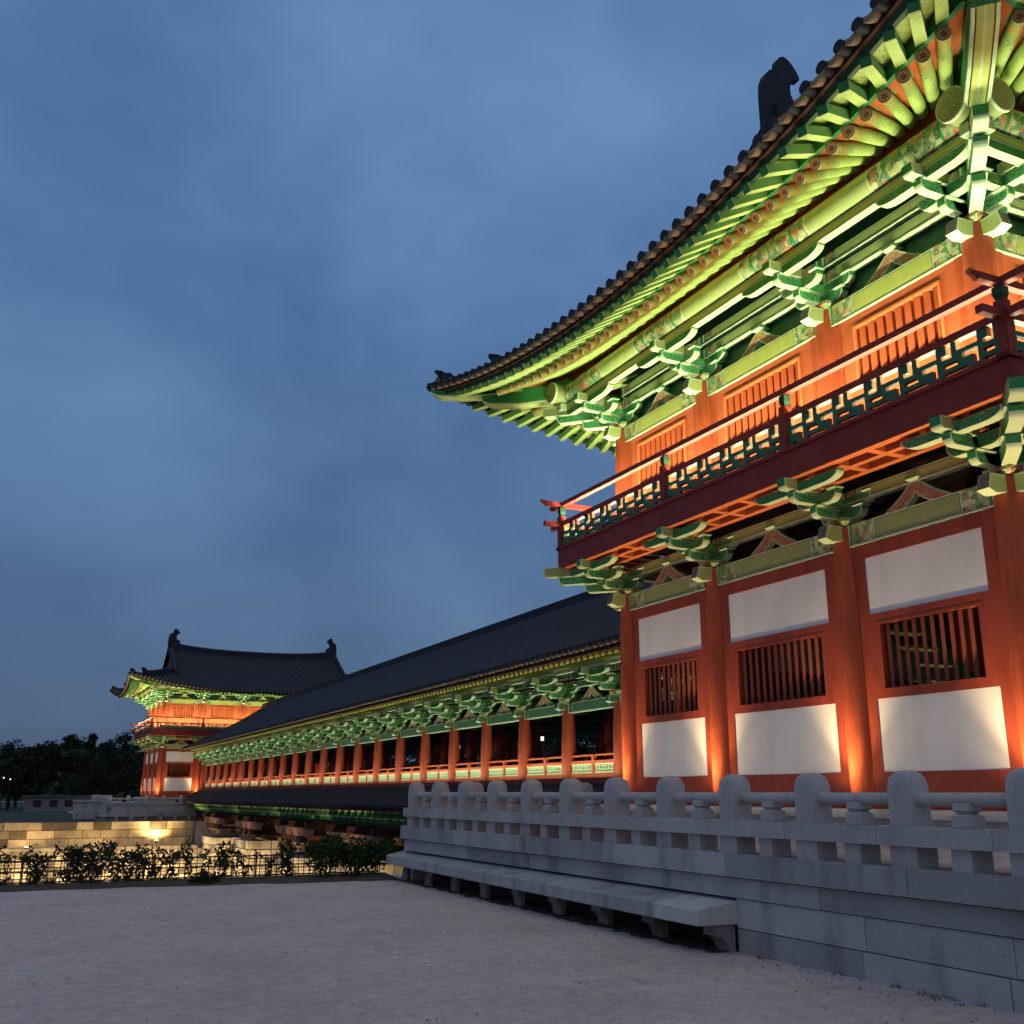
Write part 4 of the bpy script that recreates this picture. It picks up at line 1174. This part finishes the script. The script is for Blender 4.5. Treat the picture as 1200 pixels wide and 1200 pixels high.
# ------------------------------------------------------------------ ground, river, far bank
def ground():
    mb = MB()
    xs = [-400, -120, -40, -15, -6, 0, 4, 7, 7.3, 12, 30, 60, 120, 500]
    def z(x, y):
        if y < 20.9: return 0.0
        if y < 24: return -5.6 * (y - 20.9) / 3.1
        if y < 80.6: return -5.6
        if y < 81: return -0.45
        return -0.45 - 0.0 * y
    ys = [-300, -60, -20, 0, 5, 10, 15, 20.9, 22, 24, 50, 80.5, 80.6, 81, 120, 300, 900, 1500]
    V = [(x, y, z(x, y)) for y in ys for x in xs]; n = len(xs)
    mb.add(V, [(j * n + i, j * n + i + 1, (j + 1) * n + i + 1, (j + 1) * n + i) for j in range(len(ys) - 1) for i in range(n - 1)], 'sand')
    return mb
m = bpy.data.materials.new('sand'); m.use_nodes = True; t = m.node_tree; MAT['sand'] = m
b = t.nodes['Principled BSDF']; b.inputs['Roughness'].default_value = 0.95
tcn = N(t, 'ShaderNodeTexCoord')
na = N(t, 'ShaderNodeTexNoise'); na.inputs['Scale'].default_value = 0.7; na.inputs['Detail'].default_value = 9; na.inputs['Roughness'].default_value = 0.68
nb = N(t, 'ShaderNodeTexNoise'); nb.inputs['Scale'].default_value = 24; nb.inputs['Detail'].default_value = 8; nb.inputs['Roughness'].default_value = 0.85
nc = N(t, 'ShaderNodeTexVoronoi'); nc.inputs['Scale'].default_value = 9
nd = N(t, 'ShaderNodeTexNoise'); nd.inputs['Scale'].default_value = 6; nd.inputs['Detail'].default_value = 5
for x in (na, nb, nc, nd): L(t, tcn.outputs['Object'], x.inputs['Vector'])
r1 = ramp(t, [(0.3, (0.47, 0.40, 0.37)), (0.5, (0.57, 0.485, 0.45)), (0.72, (0.65, 0.565, 0.53))], na.outputs[0])
r2 = ramp(t, [(0.3, (0.82, 0.82, 0.82)), (0.7, (1.13, 1.13, 1.13))], nb.outputs[0])
r3 = ramp(t, [(0.0, (0.30, 0.28, 0.27)), (0.07, (0.5, 0.5, 0.5)), (0.13, (1, 1, 1))], nc.outputs['Distance'])
r4 = ramp(t, [(0.35, (0.86, 0.86, 0.88)), (0.65, (1.08, 1.07, 1.05))], nd.outputs[0])
cc = mixc(t, 1.0, mixc(t, 1.0, r1.outputs[0], r2.outputs[0], 'MULTIPLY'), r4.outputs[0], 'MULTIPLY')
cc = mixc(t, 0.6, cc, r3.outputs[0], 'MULTIPLY')
ng = N(t, 'ShaderNodeTexVoronoi'); ng.inputs['Scale'].default_value = 42; L(t, tcn.outputs['Object'], ng.inputs['Vector'])
sg = N(t, 'ShaderNodeSeparateColor'); L(t, ng.outputs['Color'], sg.inputs[0])
rg_ = ramp(t, [(0.0, (0.62, 0.61, 0.60)), (0.5, (0.98, 0.98, 0.98)), (1.0, (1.28, 1.27, 1.25))], sg.outputs[0])
cc = mixc(t, 0.42, cc, rg_.outputs[0], 'MULTIPLY')
L(t, cc, b.inputs['Base Color'])
bp = N(t, 'ShaderNodeBump'); bp.inputs['Strength'].default_value = 0.7; bp.inputs['Distance'].default_value = 0.02
hh = mth(t, 'ADD', nb.outputs[0], mth(t, 'MULTIPLY', nd.outputs[0], 1.5)); L(t, hh, bp.inputs['Height']); L(t, bp.outputs[0], b.inputs['Normal'])
put('ground', ground(), kind='structure')
# river water
m = bpy.data.materials.new('water'); m.use_nodes = True; t = m.node_tree; MAT['water'] = m
b = t.nodes['Principled BSDF']; b.inputs['Base Color'].default_value = (0.01, 0.015, 0.02, 1); b.inputs['Roughness'].default_value = 0.06
nw = N(t, 'ShaderNodeTexNoise'); nw.inputs['Scale'].default_value = 1.5; bp = N(t, 'ShaderNodeBump'); bp.inputs['Strength'].default_value = 0.2
L(t, nw.outputs[0], bp.inputs['Height']); L(t, bp.outputs[0], b.inputs['Normal'])
g = MB(); g.quad([(-400, 22, -5.1), (400, 22, -5.1), (400, 80.5, -5.1), (-400, 80.5, -5.1)], 'water'); put('river', g, kind='structure')
# soil strip at the edge of the sand
g = MB(); n = 60; V = []
for i in range(n + 1):
    x = -12 + 19 * i / n; V += [(x, 20.05 + rnd.uniform(-.12, .12) - max(0, x - 2) * 0.12, 0.004), (x, 20.5, 0.05 + rnd.uniform(0, .03)), (x, 21.2, 0.03)]
g.add(V, [(3 * i + j, 3 * i + 3 + j, 3 * i + 4 + j, 3 * i + 1 + j) for i in range(n) for j in range(2)], 'soil'); put('soil_edge', g, kind='structure')

# far bank: two stepped walls of dressed stone
def far_wall(y, z0, z1, x0, x1, lens, ch, label, name='river_wall'):
    g = MB()
    z = z0
    while z < z1 - .05:
        hh = min(ch, z1 - z); blocks_row(g, 'x', x0, x1, y, y + 0.8, z, z + hh, lens, 'granite_warm', gap=0.04, jit=0.06, tone=(0.5, 1.25)); z += hh
    g.box(x0, x1, y + .1, y + 1.2, z0, z1 - .02, 'stone_joint')
    o = put(name, g); o['label'] = label; o['category'] = 'stone wall'
    return o
far_wall(80.4, -2.05, -0.36, -60, 12.9, (1.0, 2.6), 0.55, 'upper tan stone river wall on the far bank, warmly lit, below the distant tower')
far_wall(78.6, -5.6, -2.15, -60, 26, (0.4, 1.0), 0.34, 'lower rubble stone river wall on the far bank behind the hedge fence')
g = MB(); g.box(-60, 13, 78.55, 80.4, -2.2, -2.02, 'granite_warm'); o = put('wall_ledge', g); o['kind'] = 'structure'
# far terrace under the distant tower
root = empty('stone_terrace', (9.7, 88, 0), 'distant pale stone terrace carrying the far gate tower', 'terrace')
O = Matrix.Translation((-9.7, -88, 0))
g = MB(); g.box(7.0, 30, 82.2, 100, -0.5, 0.72, 'stone'); put('core', g, root, O)
g = MB(); blocks_row(g, 'x', 6.7, 13.2, 81.6, 82.6, -0.12, 0.22, (1.4, 2.2)); blocks_row(g, 'y', 81.6, 99, 6.7, 7.4, -0.12, 0.22, (1.4, 2.2)); put('coping', g, root, O)
g = MB(); g.box(7.3, 13.2, 81.9, 82.3, -0.7, 0.72, 'stone')
for k in range(6): g.box(7.6 + k * 1.0, 7.8 + k * 1.0, 81.5, 82.0, -0.45, -0.12, 'granite_warm')
put('wall_courses', g, root, O)
railing('distant stone railing with round-topped posts below the far gate tower', [((7.2, 82.0, 0), (13.3, 82.0, 0)), ((7.2, 83.22, 0), (7.2, 97.8, 0))], (7.2, 82.0, 0), dz=-0.42)
g = MB(); g.box(5.2, 7.0, 88, 88.7, -0.3, 0.85, 'stone'); g.box(5.1, 7.0, 87.9, 88.8, 0.85, 1.0, 'stone'); g.box(5.2, 6.9, 87.7, 88, -0.4, 0.1, 'stone')
o = put('stair_parapet', g); o['label'] = 'small grey stone stair parapet left of the distant terrace'; o['category'] = 'parapet'

# bridge piers
PY = [41.2, 50.7, 61.1, 71.6]
ords = ['nearest', 'second nearest', 'third nearest', 'farthest']
for i, y in enumerate(PY):
    root = empty('bridge_pier', (18.5, y, -5.5), 'stone pier with stacked red timbers under the covered bridge, %s of the four' % ords[i], 'bridge pier', 'piers under the covered bridge')
    O = Matrix.Translation((-18.5, -y, 5.5))
    g = MB(); z = -5.6
    while z < -1.35:
        h_ = rnd.uniform(.38, .5)
        blocks_row(g, 'y', y - 1.9, y + 1.9, 12.4, 13.4, z, z + h_, (0.6, 1.2), 'granite_warm', gap=0.05, jit=.05, tone=(.7, 1.2))
        blocks_row(g, 'x', 12.6, 24.6, y - 2.0, y - 1.2, z, z + h_, (0.6, 1.2), 'granite_warm', gap=0.05, jit=.05, tone=(.7, 1.2))
        z += h_
    g.box(12.8, 24.5, y - 1.7, y + 1.7, -5.6, -1.2, 'granite_warm')
    put('masonry', g, root, O)
    for k in range(2):
        z = -1.02 + k * 0.66; ext = 1.7 + k * 1.6
        for j in range(9):
            x = 12.75 + j * 1.25
            g = MB(); g.box(x - .08, x + .08, y - ext, y + ext, z, z + .36, 'pier_wood'); put('cantilever_beam', g, root, O)
        g = MB()
        for q in (-ext + .35, 0, ext - .35): g.box(12.5, 24, y + q - .14, y + q + .14, z + .37, z + .65, 'eave_red')
        put('cross_timbers', g, root, O)
# ------------------------------------------------------------------ planting, fence
def fence():
    root = empty('lattice_fence', (0, 20.62, 0), 'low black metal grid fence along the far edge of the sand ground', 'fence')
    O = Matrix.Translation((0, -20.62, 0))
    for i in range(9):
        x = -9.5 + i * 2.0
        g = MB(); g.box(x - .014, x + .014, 20.605, 20.635, 0, 0.50, 'metal_dark'); put('post', g, root, O)
    g = MB()
    for z in (0.09, 0.27, 0.44): g.box(-9.5, 6.9, 20.61, 20.63, z - .012, z + .012, 'metal_dark')
    for z in (0.15, 0.21, 0.33, 0.385): g.box(-9.5, 6.9, 20.612, 20.618, z - .004, z + .004, 'metal_dark')
    x = -9.5
    while x < 6.9:
        g.box(x - .008, x + .008, 20.60, 20.612, 0.02, 0.47, 'metal_dark'); x += 0.105
    put('grid', g, root, O)
fence()
def leaf_blob(mb, c, r, n, size, m='leaf', flat=1.0, shell=0.35):
    for _ in range(n):
        while True:
            p = Vector((rnd.uniform(-1, 1), rnd.uniform(-1, 1), rnd.uniform(-1, 1)))
            if shell < p.length < 1: break
        q = Vector((c[0] + p.x * r[0], c[1] + p.y * r[1], c[2] + p.z * r[2]))
        a = Vector((rnd.gauss(0, 1), rnd.gauss(0, 1), rnd.gauss(0, 1) * flat)).normalized(); b_ = a.orthogonal().normalized()
        an = rnd.uniform(0, 6.28); b_ = Matrix.Rotation(an, 3, a) @ b_; s = size * rnd.uniform(.6, 1.3); c_ = a.cross(b_)
        mb.add([q - b_ * s, q + c_ * s * .45, q + b_ * s, q - c_ * s * .45], [(0, 1, 2, 3)], m)
def shrub(x, y, h, w_, nst, nl, label, size=0.045, group='climbing shrubs on the fence'):
    root = empty('fence_shrub', (x, y, 0), label, 'shrub', group)
    st = MB(); fo = MB()
    for k in range(nst):
        sx0 = rnd.uniform(-w_ * .5, w_ * .5); p = Vector((sx0 * .12, rnd.uniform(-.015, .015), 0.0)); 
        top = h * rnd.uniform(.7, 1.0); q = p.copy(); pts = [q.copy()]
        for s in range(5):
            q = q + Vector(((sx0 * .88 if s == 0 else 0) + rnd.uniform(-.09, .09) * (1 + s * .3), rnd.uniform(-.05, .05), top / 5)); pts.append(q.copy())
        for a, b_ in zip(pts[:-1], pts[1:]): st.cyl(a, b_, 0.012, 0.009, n=5, m='bark')
        for j in range(int(nl * 1.25)):
            t_ = rnd.random() ** .7; i = min(4, int(t_ * 5)); c = pts[i].lerp(pts[i + 1], t_ * 5 - i)
            leaf_blob(fo, c, (.10 * w_ + .05, .10, .08), 2, size)
    put('stem', st, root); put('foliage', fo, root)
import itertools
def X_at(u, Y):  # helper for laying plants out along the fence
    return Y * math.tan(YAW + math.atan((u - 600) / math.hypot(F, 328)))
specs = [(8, .62, .5, 4, 34, 'straggly dark shrub at the far left end of the fence'),
         (42, .72, .5, 4, 26, 'thin climbing shrub second from the left end of the fence'),
         (66, .72, .35, 3, 22, 'narrow upright shrub between the thin ones on the left of the fence'),
         (112, .76, .75, 8, 60, 'full rounded bush in the left half of the fence'),
         (150, .70, .4, 4, 22, 'sparse climbing shrub just right of the full rounded bush'),
         (168, .72, .4, 5, 22, 'twiggy climbing shrub below the distant terrace corner'),
         (192, .74, .35, 5, 26, 'leafy stem on the fence below the bright floodlight'),
         (218, .72, .45, 4, 22, 'loose open shrub below the start of the covered bridge'),
         (262, .75, .3, 4, 30, 'dark upright shrub right of the small round bush'),
         (290, .70, .35, 3, 18, 'light scrambling shrub in front of the lit river stones'),
         (318, .66, .3, 3, 18, 'small sparse shrub among the lit river stones'),
         (345, .78, .3, 5, 30, 'tall thin shrub just left of the dense hedge')]
for u, h_, w_, ns, nl, lb in specs: shrub(X_at(u, 20.75), 20.75, h_, w_, ns, nl, lb)
for k, (u, h_, w_, lb) in enumerate([(385, .84, .8, 'dense dark bushy shrub at the left of the hedge clump'), (412, .80, .7, 'dense bush in the middle of the hedge clump near the terrace'), (440, .74, .8, 'dense bush at the terrace corner, right end of the hedge clump')]):
    root = empty('hedge_bush', (X_at(u, 20.4), 20.4, 0), lb, 'bush', 'dense bushes beside the terrace corner')
    f_ = MB()
    for _ in range(14):
        leaf_blob(f_, (rnd.uniform(-.5, .5) * w_, rnd.uniform(-.25, .3), h_ * rnd.uniform(.25, .82)), (.24, .2, .15), 80, .045, shell=0.0)
    s_ = MB()
    for _ in range(6): s_.cyl((rnd.uniform(-.2, .2), 0, 0), (rnd.uniform(-.4, .4), rnd.uniform(-.1, .1), h_ * .7), .014, .007, n=5, m='bark')
    put('foliage', f_, root); put('stem', s_, root)
g = MB(); leaf_blob(g, (0, 0, .05), (.30, .24, .17), 900, .03, 'leaf_dark', shell=0.0); o = put('round_bush', g, None, T(X_at(246, 20.2), 20.2, 0)); o['label'] = 'small low round dark bush on the sand in front of the fence'; o['category'] = 'bush'

# weeds along the foot of the wall
g = MB()
for _ in range(60):
    y = rnd.uniform(3.5, 20) if rnd.random() < .5 else rnd.uniform(5.5, 9.3); x = 7.04 - abs(rnd.gauss(0, .05)) - (0.12 if rnd.random() < .1 else 0)
    for k in range(rnd.randint(5, 14)):
        a = rnd.uniform(0, 6.28); ln = rnd.uniform(.015, .055); d = Vector((math.cos(a), math.sin(a), rnd.uniform(.3, 1.2))) * ln; sd = Vector((-math.sin(a), math.cos(a), 0)) * .003
        p = Vector((x + rnd.gauss(0, .02), y + rnd.gauss(0, .03), 0)); g.add([p - sd, p + sd, p + d], [(0, 1, 2)], 'grass_blade')
put('weeds', g, kind='stuff')

# loose grit and small stones on the sand
g = MB()
for _ in range(1500):
    y = 3.5 + 16.5 * rnd.random() ** 1.3; x = rnd.uniform(-6, 6.9)
    if rnd.random() < .35: x = 7.0 - abs(rnd.gauss(0, .35))
    r_ = rnd.uniform(.006, .018) * (1.5 if rnd.random() < .06 else 1); a = rnd.uniform(0, 3); ca, sa = math.cos(a) * r_, math.sin(a) * r_
    g.tone = rnd.uniform(.5, 1.25)
    P = [(x + ca, y + sa, 0), (x - sa, y + ca, 0), (x - ca, y - sa, 0), (x + sa, y - ca, 0), (x + ca * .3, y + sa * .3, r_ * .8), (x - ca * .4, y - sa * .4, r_ * .7)]
    g.add(P, [(0, 1, 4), (1, 2, 5), (1, 5, 4), (2, 3, 5), (3, 0, 4), (3, 4, 5)], 'stone')
put('grit', g, kind='stuff')
# distant trees, hill and building
def tree_mesh(seed, w_, h_, conifer=False):
    r_ = random.Random(seed); tr = MB(); cr = MB()
    tr.cyl((0, 0, 0), (0, 0, h_ * .55), .28, .14, n=8, m='bark')
    for k in range(5):
        a = r_.uniform(0, 6.28); tr.cyl((0, 0, h_ * (.3 + .06 * k)), (math.cos(a) * w_ * .35, math.sin(a) * w_ * .35, h_ * (.5 + .07 * k)), .1, .04, n=6, m='bark')
    lobes = []
    for k in range(44):
        t_ = r_.random(); z = h_ * (.25 + .75 * t_)
        rad = w_ * .5 * ((1 - t_) ** .9 + .05 if conifer else math.sqrt(max(0.05, 1 - (2 * t_ - .9) ** 2)))
        a = r_.uniform(0, 6.28); q = r_.random() ** .5 * rad
        lobes.append((math.cos(a) * q, math.sin(a) * q, z, w_ * r_.uniform(.10, .18)))
    for x, y, z, rr in lobes: leaf_blob(cr, (x, y, z), (rr, rr, rr * .8), 90, .22, 'leaf_dark', shell=0.2)
    return tr.mesh('trunk'), cr.mesh('crown')
TM = [tree_mesh(1, 6.5, 8.5), tree_mesh(2, 8, 8.0), tree_mesh(3, 3.2, 9.0, True), tree_mesh(4, 5, 7.5)]
trs = [(-12, 150, 0, 1.1, 'broad dark tree beyond the left edge of the wall'), (-5, 160, 1, 1.0, 'low spreading dark tree at the far left'), (2, 158, 3, .85, 'small dark tree behind the low white building'),
       (7.0, 140, 0, 1.02, 'bushy dark tree with ragged top left of the middle'), (10.0, 146, 2, 1.0, 'narrow pointed conifer rising above its neighbours'), (12.2, 150, 3, 1.1, 'rounded dark tree between the conifer and the big tree'),
       (13.6, 136, 1, 1.05, 'big dense dark tree directly left of the distant tower'), (18.5, 140, 0, 1.15, 'tall dark tree half hidden behind the distant tower'), (23, 150, 1, 1.1, 'dark tree behind the distant tower and bridge roof'),
       (-22, 150, 1, 1.2, 'wide dark tree outside on the left'), (30, 150, 0, 1.1, 'dark tree hidden behind the bridge'), (16, 128, 3, .8, 'small tree close behind the foot of the distant tower'), (9.0, 132, 1, .75, 'low dark tree in front of the taller row')]
for x, y, q, sc_, lb in ((1.0, 141, 1, .92, 'wide dark tree over the low white building'), (-3.2, 138, 0, .82, 'dark bushy tree at the left picture edge'), (4.2, 144, 0, .9, 'dense dark tree left of the ragged bushy one'), (-8, 139, 1, .95, 'spreading dark tree just outside the left edge')):
    trs.append((x, y, q, sc_, lb))
names_ = ['leftmost', 'second from the left', 'third from the left', 'fourth from the left', 'fifth from the left', 'middle', 'fifth from the right', 'fourth from the right', 'third from the right', 'second from the right', 'rightmost']
for j in range(11):
    yy = 100 + (j % 3) * 6
    trs.append(((0.22 + 0.045 * j) * yy, yy, (1, 0, 3)[j % 3], 1.25, 'dark tree glimpsed between the bridge columns, %s of that row' % names_[j]))
for x, y, k, s, lb in trs:
    root = empty('tree', (x, y, -0.5), lb, 'tree', 'dark trees behind the far bank')
    put('trunk', TM[k][0], root); put('crown', TM[k][1], root)
    root.scale = (s, s, s); root.rotation_euler = (0, 0, rnd.uniform(0, 6))
g = MB(); nx = 60; V = []
for i in range(nx + 1):
    x = -300 + 800 * i / nx
    hgt = 11 + 2.5 * math.sin(x * .02 + 1) + 1.5 * math.sin(x * .071) + rnd.uniform(-.8, .8)
    hgt *= max(.75, 1 - max(0, x - 20) / 200)
    V += [(x, 260, -1), (x, 300, hgt * .6), (x, 330, hgt), (x, 420, -1)]
g.add(V, [(4 * i + j, 4 * i + 4 + j, 4 * i + 5 + j, 4 * i + 1 + j) for i in range(nx) for j in range(3)], 'leaf_dark'); put('hill', g, kind='structure')
g = MB(); g.quad([(-150, 81.6, -0.43), (6.6, 81.6, -0.43), (6.6, 250, -0.43), (-150, 250, -0.43)], 'meadow'); put('far_grass', g, kind='structure')
root = empty('low_building', (5.5, 125, -.45), 'low pale building with dark windows beyond the far river wall', 'building')
g = MB(); g.box(-3, 4.5, 0, 4, 0, 1.5, 'far_white'); put('wall', g, root)
g = MB(); g.box(-3.3, 4.8, -.3, 4.3, 1.5, 1.7, 'far_roof'); put('roof', g, root)
for x in (-2.2, -.6, .9, 2.6): g = MB(); g.box(x, x + .8, -.03, .02, .5, 1.2, 'interior'); put('window', g, root)
for x, z, lb in ((0.2, 1.75, 'tiny white street lamp at the far left edge'), (.85, 1.6, 'second tiny white street lamp near the left edge')):
    root = empty('street_lamp', (x * 1.0, 128, -.45), lb, 'street lamp'); g = MB(); g.cyl((0, 0, 0), (0, 0, z + 1.7), .05, n=6, m='metal_dark'); put('pole', g, root)
    g = MB(); g.cyl((0, 0, z + 1.7), (0, 0, z + 1.84), .06, n=8, m='lamp_white'); put('lamp', g, root)

# ------------------------------------------------------------------ the place's own lamps, plus added fill strips before the lower walls
def spot(loc, target, power, color, cone=110, blend=0.6, radius=0.06):
    l = bpy.data.lights.new('uplight', 'SPOT'); l.energy = power; l.color = color; l.spot_size = R(cone); l.spot_blend = blend; l.shadow_soft_size = radius
    o = bpy.data.objects.new('uplight', l); col.objects.link(o); o.location = loc
    o.rotation_euler = (Vector(target) - Vector(loc)).to_track_quat('-Z', 'Y').to_euler()
    return o
def strip(loc, length, along, target_dir, power, color, wd=0.06):
    l = bpy.data.lights.new('light_strip', 'AREA'); l.shape = 'RECTANGLE'; l.size = length; l.size_y = wd; l.energy = power; l.color = color
    o = bpy.data.objects.new('light_strip', l); col.objects.link(o)
    z = -Vector(target_dir).normalized(); x = Vector(along).normalized(); y = z.cross(x).normalized(); x = y.cross(z)
    m_ = Matrix((x, y, z)).transposed().to_4x4(); m_.translation = Vector(loc); o.matrix_world = m_
    return o
WARM = (1.0, 0.70, 0.34); GREENISH = (0.97, 1.0, 0.60); NEUT = (1.0, 0.86, 0.58)
def tower_lights(cy, dz, k=1.0, left=True):
    cx = 18.5
    for yy in BY:
        y = cy + yy
        spot((cx - HX - 0.52, y + 0.12, 1.42 + dz), (cx - HX - 0.40, y + 0.08, 6 + dz), 70 * k, WARM, 140, 1.0, 0.1)
        spot((cx - HX - 0.50, y + 0.12, 1.42 + dz), (cx - HX - 0.30, y + 0.08, 6 + dz), 430 * k, WARM, 80, 1.0, 0.07)
    for xx in BX:
        spot((cx + xx - 0.12, cy - HY - 0.52, 1.42 + dz), (cx + xx - .08, cy - HY - 0.40, 6 + dz), 70 * k, WARM, 140, 1.0, 0.1)
        spot((cx + xx - 0.12, cy - HY - 0.50, 1.42 + dz), (cx + xx - .08, cy - HY - 0.30, 6 + dz), 430 * k, WARM, 80, 1.0, 0.07)
    strip((cx - HX - 1.15, cy, 1.36 + dz), 8.9, (0, 1, 0), (0.3, 0, 1), 22 * k, (1.0, 0.78, 0.5), 0.08)  # added fill without a fixture, lifts the lower side wall evenly
    strip((cx, cy - HY - 1.15, 1.36 + dz), 15.2, (1, 0, 0), (0, 0.3, 1), 36 * k, (1.0, 0.78, 0.5), 0.08)  # the same added fill along the front wall
    strip((cx - HX - 0.70, cy, 6.68 + dz), 10.4, (0, 1, 0), (-0.10, 0, 1), 490 * k, GREENISH, 0.09)
    strip((cx, cy - HY - 0.70, 6.68 + dz), 16.7, (1, 0, 0), (0, -0.10, 1), 820 * k, GREENISH, 0.09)
    strip((cx, cy + HY + 0.70, 6.68 + dz), 16.7, (1, 0, 0), (0, 0.10, 1), 760 * k, GREENISH, 0.09)
tower_lights(12.95, 0); tower_lights(FARY, -0.2)
strip((13.40, 51, 1.98), 64, (0, 1, 0), (0.12, 0, 1), 780, (1.0, 0.96, 0.66))
spot((15.5, 13.5, 1.6), (14.5, 11.5, 5), 70, NEUT, 150)
# riverside floodlights: fixtures that show in the picture
def flood(x, y, z, tgt, power, label, color=(1.0, 0.66, 0.26), cone=150, vis=True):
    root = empty('floodlight', (x, y, z), label, 'floodlight', 'floodlights along the far river wall')
    g = MB(); g.cyl((0, 0, -.12), (0, 0, .02), .11, .13, n=12, m='metal_dark'); g.cyl((0, 0, -.3), (0, 0, -.12), .03, n=6, m='metal_dark'); put('housing', g, root)
    g = MB(); g.cyl((0, 0, .022), (0, 0, .05), .115, n=12, m='lamp_warm'); put('lens', g, root)
    spot((x, y, z + .08), tgt, power, color, cone, 0.8)
flood(10.3, 79.6, -1.72, (10.3, 80.6, 1.0), 700, 'bright floodlight glaring on the ledge below the distant terrace')
strip((-8, 78.95, -1.96), 40, (1, 0, 0), (0, 0.9, 1), 270, (1.0, 0.62, 0.22))
flood(2.0, 78.9, -1.95, (2.0, 80.8, 0.5), 160, 'floodlight on the ledge in the left part of the lit wall')
flood(6.3, 78.9, -1.95, (6.3, 80.8, 0.5), 160, 'floodlight on the ledge between the bright glaring one and the left part')
flood(-4.5, 78.9, -1.95, (-4.5, 80.8, 0.5), 160, 'floodlight on the ledge beyond the left edge of the lit wall')
for x, lb in ((-3.4, 'floodlight at the foot of the lower river wall, beyond the left edge'), (-0.6, 'floodlight at the foot of the lower river wall, far left'), (2.2, 'floodlight at the foot of the lower river wall, behind the thin shrubs'), (4.9, 'floodlight at the foot of the lower river wall, left of the full bush'), (7.6, 'floodlight at the foot of the lower river wall, behind the full bush'), (10.2, 'floodlight at the foot of the lower river wall, near its right end'), (12.3, 'floodlight at the right end of the lower river wall beside the bridge')):
    flood(x, 77.0, -4.7, (x, 78.8, -2.9), 650, lb, (1.0, 0.72, 0.36), 100)
for i, y in enumerate(PY):
    flood(10.6, y - 4.5, -4.9, (12.9, y - 1.6, -2.9), 2800, 'floodlight in the river bed aimed at the %s pier' % ords[i], (1.0, 0.76, 0.42), 56)
    spot((9.6, y + .4, -4.9), (12.4, y, -2.9), 1800, (1.0, 0.76, 0.42), 60, 0.8)
    flood(17.5, y - 5.0, -4.9, (17.5, y - 1.5, -4.0), 1100, 'floodlight under the deck aimed at the %s pier' % ords[i], (1.0, 0.76, 0.42), 100)
flood(5.2, 23.5, -1.2, (6.9, 19.6, 1.1), 60, 'small floodlight on the river bank shining on the end of the near terrace', (1.0, 0.7, 0.42), 60)
